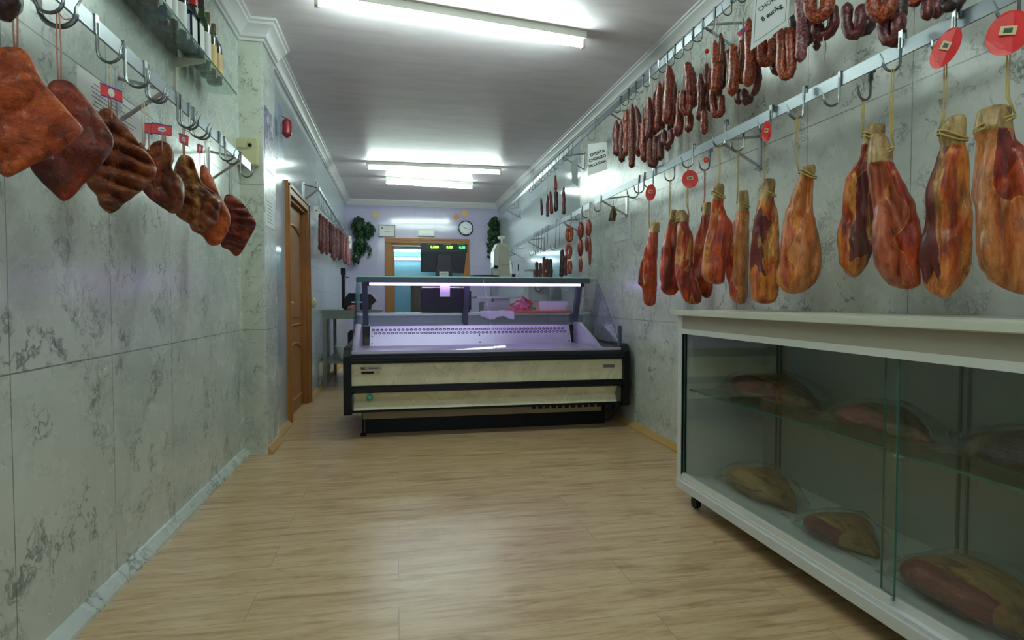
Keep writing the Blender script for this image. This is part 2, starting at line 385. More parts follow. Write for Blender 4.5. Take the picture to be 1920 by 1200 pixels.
CP = [(0, H), (.105, H), (.105, H - .014), (.09, H - .02), (.085, H - .032), (.06, H - .045), (.036, H - .075), (.03, H - .09), (.014, H - .096), (.014, H - .112), (0, H - .112)]
sweep('trim_1', [(XL, YF), (XL, YP0), (XP, YP0), (XP, YP1)], CP, M_PLASTER)
sweep('trim_2', [(XD, YP1), (XD, YB), (XR, YB), (XR, YF)], [(a * .8, H - (H - z) * .8) for a, z in CP], M_PLASTER)
BP = [(0, 0), (.035, 0), (.033, .012), (.02, .03), (.008, .045), (0, .047)]
sweep('baseboard_left', [(XP, YP0), (XP, YP1)], BP, M_BASE)
sweep('baseboard_left_near', [(XL, YF), (XL, YP0)], BP, M_MARB_L)
sweep('baseboard_left_tiled', [(XD, YP1), (XD, DY0 - .06)], BP, M_BASE)
sweep('baseboard_left_rear', [(XD, DY1 + .08), (XD, YB)], BP, M_BASE)
sweep('baseboard_right', [(XR, YB), (XR, YF)], BP, M_BASE)

# door in the side wall
d = struct(MB().prism([(DY0 - .09, 0), (DY0, 0), (DY0, DZ), (DY1, DZ), (DY1, 0), (DY1 + .09, 0), (DY1 + .09, DZ + .09), (DY0 - .09, DZ + .09)], 0, XD, XD + .025).build('door_1', M_DOOR))
m = MB()
for y in (DY0 - .075, DY1 + .055): m.box((XD + .025, y, 0), (XD + .035, y + .022, DZ + .07))
m.box((XD + .025, DY0 - .075, DZ + .05), (XD + .035, DY1 + .075, DZ + .072)); m.build('architrave_bead', M_DOOR, d)
m = MB().box((XL - .12, DY0, 0), (XD, DY0 + .025, DZ)).box((XL - .12, DY1 - .025, 0), (XD, DY1, DZ)).box((XL - .12, DY0, DZ - .025), (XD, DY1, DZ)); m.build('jamb', M_DOOR, d)
lf = MB().box((XD - .075, DY0 + .025, .01), (XD - .04, DY1 - .025, DZ - .025)).build('leaf', M_DOOR, d)
m = MB()
for z0, z1 in ((.12, .62), (.78, 1.66)):
    pts = [(DY0 + .13, z0), (DY1 - .13, z0), (DY1 - .13, z1 - .06)] + [(DY0 + .13 + (DY1 - DY0 - .26) * (1 - i / 10), z1 - .06 + .06 * math.sin(PI * i / 10)) for i in range(1, 10)] + [(DY0 + .13, z1 - .06)]
    m.tube([(XD - .038, a, b) for a, b in pts + pts[:1]], .012, 6)
    m.box((XD - .042, DY0 + .19, z0 + .06), (XD - .03, DY1 - .19, z1 - .1), bev=.008)
m.build('panel_moulding', M_DOOR, lf)
m = MB().tube([(XD - .04, DY0 + .09, .98), (XD + .0, DY0 + .09, .98), (XD, DY0 + .2, .98)], .01, 8); m.build('handle', M_STEEL, lf, True)
# doorway casing in the back wall
d = struct(MB().prism([(OX0 - .10, 0), (OX0, 0), (OX0, OZ), (OX1, OZ), (OX1, 0), (OX1 + .1, 0), (OX1 + .1, OZ + .1), (OX0 - .1, OZ + .1)], 1, YB - .03, YB).build('door_2', M_DOOR))
m = MB()
for x in (OX0 - .085, OX0 - .03, OX1 + .01, OX1 + .065): m.box((x, YB - .042, 0), (x + .02, YB - .03, OZ + .02))
for z in (OZ + .01, OZ + .065): m.box((OX0 - .085, YB - .042, z), (OX1 + .085, YB - .03, z + .02))
m.build('casing_bead', M_FRAMEH, d)
MB().box((OX0, YB, 0), (OX0 + .02, YB + .12, OZ)).box((OX1 - .02, YB, 0), (OX1, YB + .12, OZ)).box((OX0, YB, OZ - .02), (OX1, YB + .12, OZ)).build('jamb', M_DOOR, d)
lf = MB().box((OX0 + .02, YB + .12, .01), (OX0 + .055, YB + .85, OZ - .03)).box((OX0 + .055, YB + .22, .2), (OX0 + .065, YB + .74, 1.8)).build('leaf', M_DOOR, d)

# ------------------------------------------------------------------ lamps
def lamp(a, b, label, mat, group=None, drop=.0, rear=False, zt=2.68, r=.017, top=H, d=.07):
    a, b = Vector(a), Vector(b); ax = (b - a).normalized(); L = (b - a).length; side = ax.cross(Vector((0, 0, 1))).normalized()
    mid = (a + b) / 2; t = thing('fluorescent_lamp', label, 'ceiling lamp', (mid.x, mid.y, zt), group)
    hz = (top - zt - .024) / 2
    MB().frame((mid.x, mid.y, top - hz - .001), ax, side, (0, 0, 1), L / 2, .032, hz).build('housing', M_FIX, t)
    for s in (-1, 1):
        c = mid + ax * (s * (L / 2 - .012)); MB().frame((c.x, c.y, zt - .002), ax, side, (0, 0, 1), .010, .02, .026).build('lamp_holder', M_FIX, t)
    p = mid + ax * (L / 2 - .022); q = mid - ax * (L / 2 - .022)
    MB().tube([(p.x, p.y, zt - .008), (q.x, q.y, zt - .008)], r, 10).build('tube', mat, t, True)
    return t
lamp((-.445, 3.50, 0), (1.22, 3.74, 0), 'long white fluorescent batten on the ceiling closest to the viewer', M_TUBE)
def at_z(px, py, z):
    dd = ray(px, py); return CAM + dd * ((z - CAM.z) / dd.z)
a = at_z(687, 313, 2.68); b = at_z(940, 323, 2.68)
lamp(a, b, 'middle of the three fluorescent battens, wide one above the counter', M_TUBE)
a = at_z(723, 341, 2.68); b = at_z(886, 351, 2.68)
lamp(a, b, 'short fluorescent batten furthest back on the ceiling, before the doorway', M_TUBE)
lamp((-.5, .45, 0), (1.15, .62, 0), 'fluorescent batten on the ceiling above the glass cabinet', M_TUBE)
lamp((-.35, 13.6, 0), (.95, 13.6, 0), 'fluorescent batten on the ceiling of the rear room', M_TUBE_B, zt=2.13, top=2.22)
t = thing('wall_lamp', 'bright tube lamp on the blue tiled wall of the rear room', 'wall lamp', (.15, 14.89, 2.02))
MB().box((-.5, 14.84, 2.0), (.75, 14.89, 2.06)).build('housing', M_FIX, t); MB().tube([(-.48, 14.81, 2.03), (.73, 14.81, 2.03)], .02, 10).build('tube', M_TUBE_B, t, True)

# ------------------------------------------------------------------ rails, brackets, hooks
def rail(name, pts, label, h=.046, w=.007, tabs=()):
    """flat bar: pts bottom-edge centre line"""
    t = thing(name, label, 'rail', pts[0]); mb = MB()
    for a, b in zip(pts[:-1], pts[1:]):
        a, b = Vector(a), Vector(b); ax = (b - a).normalized(); up = Vector((0, 0, 1)); sd = ax.cross(up).normalized()
        mb.frame((a + b) / 2 + up * h / 2, ax, sd, up, (b - a).length / 2, w / 2, h / 2)
    mb.build('bar', M_ALU, t); return t
def bracket(t, p, wallx, up=.10):
    """triangular arm from wall to rail at point p (bottom edge)"""
    p = Vector(p); s = 1 if wallx > p.x else -1; m = MB()
    m.box((wallx - s * .008, p.y - .015, p.z - .12), (wallx, p.y + .015, p.z + .07))
    m.tube([(wallx - s * .006, p.y, p.z + .05), (p.x + s * .005, p.y, p.z + .02)], .007, 6); m.tube([(wallx - s * .006, p.y, p.z - .10), (p.x + s * .005, p.y, p.z + .01)], .007, 6)
    m.tube([(wallx - s * .012, p.y, p.z - .11), (wallx - s * .02, p.y, p.z - .11)], .006, 6)
    m.build('bracket', M_STEEL, t)
def hook_mesh(s, sc=1.0, r=.0042):
    """J hook that clips over the bar at the origin (bar bottom edge centre), J opening towards s*X"""
    m = MB(); h = .046
    m.frame((s * .006, 0, h / 2 + .001), (1, 0, 0), (0, 1, 0), (0, 0, 1), .0022, .008, h / 2 + .004)
    m.frame((0, 0, h + .004), (1, 0, 0), (0, 1, 0), (0, 0, 1), .008, .008, .002)
    m.frame((-s * .006, 0, h * .8), (1, 0, 0), (0, 1, 0), (0, 0, 1), .0022, .008, h * .22)
    pts = [(s * .0065, 0, .03), (s * .0065, 0, -.03 * sc)]
    c = (s * (.0065 + .028 * sc), -.045 * sc)
    for i in range(11):
        q = PI + PI * 1.08 * i / 10; pts.append((c[0] + s * math.cos(q) * .028 * sc, .006 * i / 10, c[1] + math.sin(q) * .028 * sc * 1.0))
    pts.append((c[0] + s * .036 * sc, .008, c[1] + .028 * sc))
    rr = [r] * (len(pts) - 2) + [r * .7, r * .2]
    return m.tube(pts, rr, 7)
HOOKS = {}
def hook(p, s, label, group=None, sc=1.0, mat=None, r=.0042):
    k = (s, sc, r, (mat or M_HOOK).name)
    if k not in HOOKS:
        o = hook_mesh(s, sc, r).build('steel_hook', mat or M_HOOK, smooth=True, auto=40); HOOKS[k] = o
    else: o = HOOKS[k].copy(); COL.objects.link(o)
    o.location = p; o.rotation_euler = (0, 0, R.uniform(-.25, .25))
    return tag(o, label, 'hook', group)
# lower right rail
LZ = 1.784
def lo_z(y): return LZ if y < 4.2 else LZ + (y - 4.2) * (1.705 - LZ) / (8.6 - 4.2)
RX = 1.60
rl = rail('hanging_rail', [(RX, .35, LZ), (RX, 4.62, LZ)], 'near steel hanging rail carrying the cured hams along the marble wall')
for y in (.8, 2.72, 4.48): bracket(rl, (RX, y, LZ), XR)
rl2 = rail('hanging_rail', [(RX, 4.5 + .2, 1.775), (RX, 8.65, 1.70)], 'far lower hanging rail with chorizo rings beside the counter')
for y in (5.6, 7.2, 8.4): bracket(rl2, (RX, y, lo_z(y)), XR)
def up_z(y): return 2.455 if y < 1.5 else 2.455 - (y - 1.5) * .0135 if y < 5 else 2.408 - (y - 5) * .022
ru = rail('hanging_rail', [(RX, .6, up_z(.6)), (RX, 4.9, up_z(4.9))], 'near upper hanging rail full of dark chorizos under the ceiling')
for y in (1.3, 2.9, 4.3): bracket(ru, (RX, y, up_z(y)), XR)
ru2 = rail('hanging_rail', [(RX, 4.95, up_z(4.95)), (RX, 9.3, up_z(9.3))], 'far upper hanging rail with a few thin sausages and bare hooks')
for y in (5.6, 8.6): bracket(ru2, (RX, y, up_z(y)), XR)
# left rail
LX, LLZ = -.82, 1.741
rll = rail('hanging_rail', [(LX, .25, LLZ), (LX, 3.62, LLZ)], 'steel hanging rail carrying the cured bacon slabs on the left wall')
for y in (.9, 2.35, 3.4): bracket(rll, (LX, y, LLZ), XL)
# far left rack
FX = -.72
a = on_x(597, 356, FX); b = on_x(652, 446, FX)
rf = rail('hanging_rail', [a, b], 'far rack rail past the wooden door with thin red sausages', h=.03, w=.02)
for q in (a, b): bracket(rf, Vector(q) + Vector((0, -.01 if q is b else .02, 0)), XD)
FA, FB = Vector(a), Vector(b)
# ------------------------------------------------------------------ cured hams on the right
HAMRED = [(.3, srgb(74, 16, 12)), (.44, srgb(148, 42, 18)), (.55, srgb(196, 76, 28)), (.7, srgb(98, 24, 18))]
HAMOCH = [(.3, srgb(164, 84, 34)), (.46, srgb(196, 124, 62)), (.58, srgb(184, 92, 38)), (.72, srgb(206, 146, 78))]
HAMMIX = [(.3, srgb(104, 34, 22)), (.44, srgb(186, 78, 26)), (.54, srgb(214, 134, 54)), (.7, srgb(150, 52, 30))]
HAMDARK = [(.3, srgb(64, 22, 24)), (.5, srgb(112, 44, 40)), (.7, srgb(150, 68, 44))]
HAMSKIN = [(.3, srgb(136, 62, 38)), (.5, srgb(178, 90, 56)), (.7, srgb(146, 58, 36))]
def interp(rows, z):
    for a, b in zip(rows[:-1], rows[1:]):
        if a[0] >= z >= b[0]:
            t = (a[0] - z) / max(1e-9, a[0] - b[0]); t = t * t * (3 - 2 * t) * .5 + t * .5
            return a[1] + (b[1] - a[1]) * t, a[2] + (b[2] - a[2]) * t
    return rows[-1][1], rows[-1][2]
def ham(label, crop, rows, rope, mat, X=1.56, fat=.62, hock=.13, cord=M_CORD, hooktop=None, skew=0, patch=None, group=None, bump=1.0):
    ox, oy, sc = crop
    px = lambda c: ox + c * sc; py = lambda c: oy + c * sc
    rw = [(y, a, b) for y, a, b in rows]
    midr = rw[len(rw) // 2]; P = on_x(px((midr[1] + midr[2]) / 2), py(midr[0]), X)
    n = Vector((P.x, P.y, 0)).normalized(); e1 = Vector((n.y, -n.x, 0))
    L = []
    for y, a, b in rw:
        A = on_plane(px(a), py(y), P, n); B = on_plane(px(b), py(y), P, n)
        L.append(((A.z + B.z) / 2, (A - P).dot(e1), (B - P).dot(e1)))
    ztop, zbot = L[0][0], L[-1][0]; Hh = ztop - zbot
    root = thing('cured_ham', label, 'ham', (P.x, P.y, ztop), group)
    NR, NS = 70, 52; mb = MB(); seed = R.uniform(0, 90)
    for i in range(NR):
        t = i / (NR - 1); te = t
        if t > .93: te = .93 + (1 - (1 - (t - .93) / .07) ** 2) ** .5 * .07 * 1.0
        z = ztop - Hh * te; ul, ur = interp(L, z)
        end = 1.0
        if t > .93: end = max(.12, 1 - ((t - .93) / .07) ** 2.2)
        if i == 0: end = .84
        uc, hw = (ul + ur) / 2, (ur - ul) / 2 * end; hd = (hw * fat * (1.35 if t < hock else 1.1)) + .004
        hd = min(hd, .075)
        for j in range(NS):
            q = 2 * PI * j / NS; ca, sa = math.cos(q), math.sin(q)
            ex = .82
            u = uc + hw * math.copysign(abs(ca) ** ex, ca); d = hd * math.copysign(abs(sa) ** .9, sa)
            # muscle folds: long vertical ridges and dents on the visible side
            nz = noise.noise(Vector((u * 9 + seed, d * 9, z * 4.0))) * .013 + noise.noise(Vector((u * 26 + seed, d * 20, z * 14))) * .005
            rid = math.sin((u - uc) / max(hw, .02) * 3.3 + seed + z * 7) * .006 * (1 if t > hock else .2)
            k = min(1, t / hock) * end * bump
            fold = (abs(noise.noise(Vector((u * 15 + seed, d * 7, z * 3.2)))) - .18) * .042 + (abs(noise.noise(Vector((u * 34 + seed, d * 16, z * 8 + 5)))) - .18) * .016
            o = (nz + rid + fold) * k
            v = P + e1 * (u + ca * o * .35) + n * (d - (-sa) * 0 + (sa * o * 1.6)); v.z = z + noise.noise(Vector((u * 30, seed, 1))) * (.006 if i == 0 else 0)
            mb.v.append(v)
    for i in range(NR - 1):
        for j in range(NS):
            mb.f.append((i * NS + j, i * NS + (j + 1) % NS, (i + 1) * NS + (j + 1) % NS, (i + 1) * NS + j))
            mb.mi.append(0)
    mb.f += [tuple(range(NS)), tuple((NR - 1) * NS + j for j in range(NS))]; mb.mi += [0, 0]
    alt = patch[4] if patch else mat
    o_ = mb.build('meat', hammat('cured ham skin', mat, alt, srgb(216, 166, 86)), root, True)
    ap, ah = o_.data.attributes.new('patch', 'FLOAT', 'POINT'), o_.data.attributes.new('hock', 'FLOAT', 'POINT')
    ss = lambda x: max(0, min(1, x)) ** 2 * (3 - 2 * max(0, min(1, x)))
    for i in range(NR):
        t = i / (NR - 1)
        for j in range(NS):
            q = 2 * PI * j / NS; uu = math.cos(q) + noise.noise(Vector((t * 5, seed, 0))) * .7; tt = t + noise.noise(Vector((j * .14, seed, 4))) * .16 + noise.noise(Vector((j * .5, seed, 9))) * .05
            if patch: ap.data[i * NS + j].value = min(ss((uu - patch[0]) / .4 + .5), ss((patch[1] - uu) / .4 + .5), ss((tt - patch[2]) / .1 + .5), ss((patch[3] - tt) / .1 + .5), ss((.5 - math.sin(q)) / .4 + .5))
            ah.data[i * NS + j].value = ss((hock - t) / .06 + .5)
    # cord round the neck and up to the hook
    hp = on_plane(px(rope), py(rows[0][0]), P, n); y_w = interp(L, ztop - Hh * hock * .62)
    c = P + e1 * ((y_w[0] + y_w[1]) / 2); hw = (y_w[1] - y_w[0]) / 2 + .002
    mb = MB(); tie = []
    zz = ztop - Hh * hock * .62
    for w in range(2):
        pts = []
        for j in range(25):
            q = 2 * PI * j / 24; pts.append((c + e1 * (math.cos(q) * (hw + .002)) + n * (math.sin(q) * (hw * fat * 1.35 + .006))).to_tuple()[:2] + (zz - w * .010 + math.cos(q) * .014 * (-1 if rope < (rows[0][1] + rows[0][2]) / 2 else 1) + .004 * math.sin(q * 2 + w),))
        mb.tube(pts, .0028, 6)
    mb.build('tied_cord', cord, root, True)
    side = -1 if rope < (rows[0][1] + rows[0][2]) / 2 else 1
    u0 = (hp - P).dot(e1); hz = hooktop if hooktop else LZ - .073
    mb = MB(); att = c + e1 * (side * (hw + .002)); att.z = zz + .012
    topp = Vector((P.x, P.y, 0)) + e1 * u0; topp.z = hz
    for s in (-1, 1):
        pth = smoothpath([att, topp + e1 * (.0025 * s) - Vector((0, 0, (topp.z - att.z) * .8)), topp + e1 * (.003 * s)], .03)
        mb.tube(pth, .0019, 6)
    mb.tube([topp + e1 * -.003, topp + Vector((0, 0, .006)), topp + e1 * .003], .0019, 6)
    mb.build('hanging_cord', cord, root, True)
    hook(Vector((topp.x + .034, topp.y, LZ)), -1, 'hook for the ' + label.split(',')[0], sc=1.0)
    return root, topp
CA = (1160, 280, .26667); CB = (1520, 200, .33333)
ham('small dark red cured ham, the one hanging closest to the counter', CA, [(512, 232, 287), (550, 222, 288), (590, 218, 280), (640, 205, 280), (720, 175, 278), (800, 150, 272), (880, 142, 275), (940, 137, 275), (980, 165, 270), (1040, 168, 268), (1080, 180, 262), (1102, 195, 240)], 212, HAMRED)
ham('maroon cured ham, second from the counter, partly behind its paler neighbour', CA, [(425, 360, 410), (470, 360, 412), (540, 345, 415), (620, 320, 420), (700, 300, 430), (800, 287, 430), (880, 290, 430), (940, 305, 430), (980, 302, 425), (1026, 330, 400)], 361, HAMRED, X=1.60)
ham('long reddish cured ham with tan neck, third from the counter', CA, [(430, 402, 468), (480, 405, 490), (530, 408, 487), (600, 405, 513), (700, 400, 525), (800, 400, 525), (880, 405, 535), (960, 425, 560), (1020, 450, 576), (1060, 470, 575), (1090, 495, 560)], 483, HAMRED, X=1.52, patch=(-1.4, -.1, .15, .6, HAMOCH))
ham('slender orange cured ham half hidden behind the glossy red one, fourth from counter', CA, [(375, 585, 655), (430, 585, 650), (500, 575, 650), (600, 545, 650), (700, 530, 650), (800, 525, 650), (900, 530, 660), (980, 560, 662), (1030, 580, 650), (1046, 600, 640)], 603, HAMRED, X=1.65, cord=M_CORDR)
ham('glossy dark red cured ham with knotted straw cord, fifth from the counter', CA, [(240, 682, 735), (270, 662, 745), (350, 660, 745), (400, 655, 745), (450, 645, 765), (520, 630, 795), (600, 617, 792), (700, 600, 770), (800, 590, 752), (880, 592, 745), (920, 620, 745), (950, 655, 735)], 706, HAMRED, X=1.47, hock=.17, patch=(-1.5, -.35, .25, .95, HAMMIX))
ham('narrow ochre cured ham with grey bound neck, sixth from the counter', CA, [(294, 842, 912), (340, 838, 915), (430, 836, 915), (470, 815, 915), (540, 795, 915), (620, 775, 918), (700, 757, 920), (800, 748, 920), (900, 754, 918), (980, 775, 915), (1050, 790, 912), (1088, 822, 895)], 838, HAMOCH, X=1.60, hock=.18, patch=(-1.5, -.45, .25, .95, HAMRED))
ham('broad mottled cured ham with dark flesh side, seventh from the counter', CA, [(208, 1010, 1100), (250, 1000, 1105), (330, 992, 1100), (370, 990, 1100), (430, 975, 1112), (500, 955, 1125), (600, 932, 1135), (700, 925, 1135), (800, 925, 1130), (880, 920, 1130), (960, 935, 1120), (1040, 935, 1118), (1086, 965, 1095)], 1020, HAMMIX, hock=.17, patch=(-1.4, .1, .3, .75, HAMDARK))
ham('large ochre cured ham with split belly hanging above the cabinet corner', CA, [(114, 1290, 1388), (160, 1276, 1385), (220, 1262, 1370), (300, 1222, 1366), (380, 1182, 1370), (440, 1158, 1376), (520, 1145, 1395), (600, 1137, 1410), (700, 1130, 1420), (800, 1128, 1418), (880, 1108, 1402), (940, 1115, 1375), (980, 1140, 1335), (1017, 1180, 1280)], 1250, HAMOCH, hock=.1, X=1.55, patch=(-1.5, -.15, .18, .98, HAMMIX))
ham('orange brown cured ham tucked behind the rounded red one above the cabinet', CB, [(97, 318, 420), (140, 297, 420), (180, 295, 412), (260, 275, 400), (340, 240, 390), (400, 207, 380), (500, 192, 375), (600, 182, 365), (700, 156, 360), (750, 150, 358), (820, 160, 350), (880, 162, 330), (920, 190, 300), (958, 225, 262)], 293, HAMMIX, X=1.63, fat=.5, patch=(-.1, 1.5, .2, .9, HAMDARK))
ham('rounded red brown cured ham with wet sheen and round cut hock', CB, [(157, 342, 420), (200, 327, 445), (270, 324, 462), (310, 333, 457), (340, 334, 465), (400, 341, 490), (470, 345, 530), (560, 350, 590), (660, 348, 614), (740, 346, 622), (800, 356, 620), (880, 372, 602), (940, 397, 606), (990, 432, 618), (1027, 485, 600)], 453, HAMRED, X=1.52, fat=.5, hock=.19, patch=(-1.4, .3, .2, .98, HAMSKIN))
ham('tall cured ham with yellow fat streak, second from the photo edge', CB, [(55, 762, 875), (110, 737, 878), (170, 722, 875), (220, 735, 866), (290, 705, 885), (380, 672, 895), (460, 652, 900), (560, 645, 905), (680, 632, 915), (780, 612, 925), (860, 602, 925), (930, 630, 905), (1000, 640, 862), (1050, 672, 800), (1080, 730, 780)], 750, HAMMIX, fat=.5, hock=.16, patch=(-1.5, -.25, .15, .9, HAMDARK))
ham('largest cured ham with pale ochre skin, cut by the photo edge', CB, [(6, 938, 1125), (50, 932, 1135), (110, 930, 1140), (190, 945, 1150), (300, 932, 1225), (400, 915, 1285), (480, 902, 1330), (600, 925, 1370), (700, 940, 1390), (800, 940, 1390), (880, 962, 1370), (960, 1012, 1330), (1020, 1080, 1280), (1056, 1150, 1250)], 1108, HAMOCH, X=1.55, fat=.45, hock=.13, patch=(.0, 1.4, .1, .5, HAMRED))

# red tags on the hams' hooks
def tag_card(px, py, w, h, ang, label, X=1.535, z0=None):
    P = on_x(px, py, X); n = Vector((P.x, P.y, 0)).normalized(); e1 = Vector((n.y, -n.x, 0)); k = (P - CAM).dot(FW) / F
    a, b = w * k / 2, h * k / 2; ca, sa = math.cos(ang), math.sin(ang)
    up = Vector((0, 0, 1)); m = MB(); NS = 28; pts = []
    for d, sc in ((-.0008, 1), (.0008, 1)):
        for j in range(NS):
            q = 2 * PI * j / NS; x, y = a * math.cos(q), b * math.sin(q)
            pts.append(P + e1 * (x * ca - y * sa) + up * (x * sa + y * ca) + n * (d + .006 * (x / a) ** 2 * (1 if a > .015 else .4)))
    m.add(pts, [tuple(range(NS)), tuple(range(2 * NS - 1, NS - 1, -1))] + [(j, (j + 1) % NS, NS + (j + 1) % NS, NS + j) for j in range(NS)])
    o = m.build('ham_tag', M_RED, loc=P); tag(o, label, 'tag')
    q = MB()
    c = P - n * .003
    q.frame(c + up * b * .1, e1 * ca + up * sa, up * ca - e1 * sa, n, a * .38, b * .2, .0006).build('tag_label', plain('tag emblem', srgb(214, 190, 140), .5), o)
    q = MB(); q.frame(c + up * b * .1 - n * .001, e1 * ca + up * sa, up * ca - e1 * sa, n, a * .2, b * .1, .0006).build('tag_emblem', plain('tag emblem green', srgb(40, 70, 44), .5), o)
    return o
tag_card(1220, 361, 19, 31, -.1, 'round red tag on the hook above the small dark ham by the counter', X=1.53)
tag_card(1294, 336, 29, 34, .1, 'round red tag above the third ham from the counter', X=1.53)
tag_card(1437, 247, 17, 40, -.05, 'narrow red oval tag above the broad mottled ham', X=1.53)
tag_card(1773, 90, 40, 76, -.45, 'tilted red oval tag above the ham with the yellow fat streak', X=1.52)
tag_card(1890, 62, 66, 82, -.2, 'large round red tag above the largest ham at the photo edge', X=1.51)
tag_card(1324, 300, 9, 12, 0, 'tiny crumpled red tag knotted above the slender orange ham', X=1.53)
# bare hooks on the lower rails
for px, lab, sc in ((1199, 'big bare steel hook beside the tag nearest the counter', 1.35), (1209, 'bare steel hook overlapping the big one near the counter', 1.1), (1577, 'bare steel hook between the large ochre ham and the tucked away ham', 1.0)):
    q = on_x(px, 340 if px < 1300 else 150, RX); hook(Vector((RX, q.y, LZ)), -1, lab, sc=sc)
for i, (px, sc) in enumerate(((1128, 1.0), (1107, 1.1), (1092, 1.0), (1072, 1.0))):
    q = on_x(px, 400, RX); hook(Vector((RX, q.y, lo_z(q.y) - .003)), -1, ['bare hook first on the far lower rail, nearest the small bracket', 'hook beside the paired sausages on the far lower rail', 'hook holding the paired thin sausages on the far lower rail', 'hook holding the middle sausage chain on the far lower rail'][i], sc=sc)
def wire_hook(p, s, L, label, group, mat=None):
    """long thin S hook"""
    m = MB(); p = Vector(p)
    pts = [(s * -.004, 0, .04), (-s * .012, 0, .052), (s * .004, 0, .058), (s * .010, 0, .04), (s * .02, 0, -L * .7)]
    for i in range(9):
        q = PI + PI * i / 8; pts.append((s * .042 + s * math.cos(q) * .022, .004 * i, -L * .75 + math.sin(q) * .022))
    pts.append((s * .068, .035, -L * .75 + .03))
    m.tube(smoothpath(pts, .012), .0026, 6); o = m.build('wire_hook', mat or M_HOOKD, loc=None, smooth=True); o.location = p; o.rotation_euler = (0, 0, R.uniform(-.6, .6))
    return tag(o, label, 'hook', group)
for i, px in enumerate((1003, 1008, 1012, 1018, 1024, 1029, 1045, 1052)):
    q = on_x(px, 430, RX); wire_hook((RX, q.y, lo_z(q.y)), -1, .26 if i < 6 else .3, 'long thin wire hook dangling from the far lower rail above the dark sausages', 'long wire hooks on the far lower rail')
for i in range(9):
    px = 945 + i * 3.2; q = on_x(px, 470, RX); wire_hook((RX, min(q.y, 8.6), lo_z(8.6)), -1, .09, 'small wire hook bunched at the far end of the lower rail', 'wire hooks bunched at the far end of lower rail')

# ------------------------------------------------------------------ chorizos
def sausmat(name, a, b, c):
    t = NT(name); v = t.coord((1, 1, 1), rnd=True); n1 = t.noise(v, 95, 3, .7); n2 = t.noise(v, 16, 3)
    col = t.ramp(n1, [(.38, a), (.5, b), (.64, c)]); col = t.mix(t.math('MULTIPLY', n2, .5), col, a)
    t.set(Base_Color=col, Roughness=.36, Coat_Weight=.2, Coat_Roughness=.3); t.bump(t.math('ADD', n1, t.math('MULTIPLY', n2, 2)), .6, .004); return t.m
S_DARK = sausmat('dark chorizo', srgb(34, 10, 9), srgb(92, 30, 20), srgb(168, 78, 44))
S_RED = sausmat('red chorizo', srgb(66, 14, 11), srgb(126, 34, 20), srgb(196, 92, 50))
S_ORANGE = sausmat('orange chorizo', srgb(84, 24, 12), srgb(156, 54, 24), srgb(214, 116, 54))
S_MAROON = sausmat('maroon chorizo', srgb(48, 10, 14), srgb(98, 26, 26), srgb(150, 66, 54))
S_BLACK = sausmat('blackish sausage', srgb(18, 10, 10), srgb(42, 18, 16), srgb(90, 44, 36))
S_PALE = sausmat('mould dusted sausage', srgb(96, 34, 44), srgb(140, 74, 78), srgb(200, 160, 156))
def sausage(crop, pts, w, mat, label, X=RX - .03, string=None, cord=M_CORDW, group=None, name='chorizo', wob=1, stringx=0):
    ox, oy, sc = crop; q = [(ox + a * sc, oy + b * sc) for a, b in pts]
    P = on_x(q[0][0], max(q[0][1], q[0][1]), X); n = Vector((P.x, P.y, 0)).normalized(); e1 = Vector((n.y, -n.x, 0))
    k = (P - CAM).dot(FW) / F; r = w * sc * k / 2 * (1.32 if sc > .17 and sc < 1 else 1.12 if sc < 1 else 1)
    W = [on_plane(a, b, P, n) for a, b in q]
    path = smoothpath(W, max(.006, r * .55)); N = len(path); sd = R.uniform(0, 99)
    rad = []
    for i, p in enumerate(path):
        di = min(i, N - 1 - i) * max(.006, r * .55)
        e = min(1, (max(.02, 1 - (1 - min(1, di / (r * 1.1))) ** 2)) ** .5)
        if len(pts) <= 3 and string is not None: e *= min(1, .45 + .55 * (i * max(.006, r * .55) / .07))
        rad.append(r * max(e, .18) * (1 + .2 * noise.noise(Vector((i * .3, sd, 0))) * wob))
    loopd = [p + n * (.012 * math.sin(i / max(1, N - 1) * PI * 2) * (1 if len(pts) > 2 else .2)) + e1 * (noise.noise(Vector((i * .12, sd, 3))) * r * .35) for i, p in enumerate(path)]
    root = thing(name, label, 'sausage', W[0], group)
    mb = MB().tube(loopd, rad, 12)
    for idx, v in enumerate(mb.v):
        c = loopd[min(N - 1, idx // 12)]; dv = (v - c); mb.v[idx] = c + dv * (1 + .14 * noise.noise(v * 60))
    mb.build('casing', mat, root, True)
    if string is not None:
        m = MB(); top = W[0] + Vector((0, 0, 0)); st = Vector((top.x, top.y, string)) + e1 * stringx
        if st.z > top.z + .01: m.tube(smoothpath([top, (top + st) / 2 + e1 * .003, st], .02), .0016, 5)
        if R.random() < .45: m.tube(smoothpath([top + e1 * r, top + e1 * r * 1.2 - Vector((0, 0, .04)), top + e1 * r * 1.0 - n * r - Vector((0, 0, .09 + .05 * R.random()))], .01), .0018, 5)
        else: m.tube([top, top - Vector((0, 0, .008)) - n * r * .4], .0022, 5)
        m.build('string', cord, root, True)
    return root
HB = 2.45 - .075
C1 = (1140, 60, .21667); C2 = (1340, 0, .18333); C3 = (1540, 0, .19792); C4 = (980, 320, .16667)
ordn = 'first second third fourth fifth sixth seventh eighth ninth tenth eleventh twelfth thirteenth fourteenth fifteenth sixteenth seventeenth eighteenth nineteenth twentieth'.split()
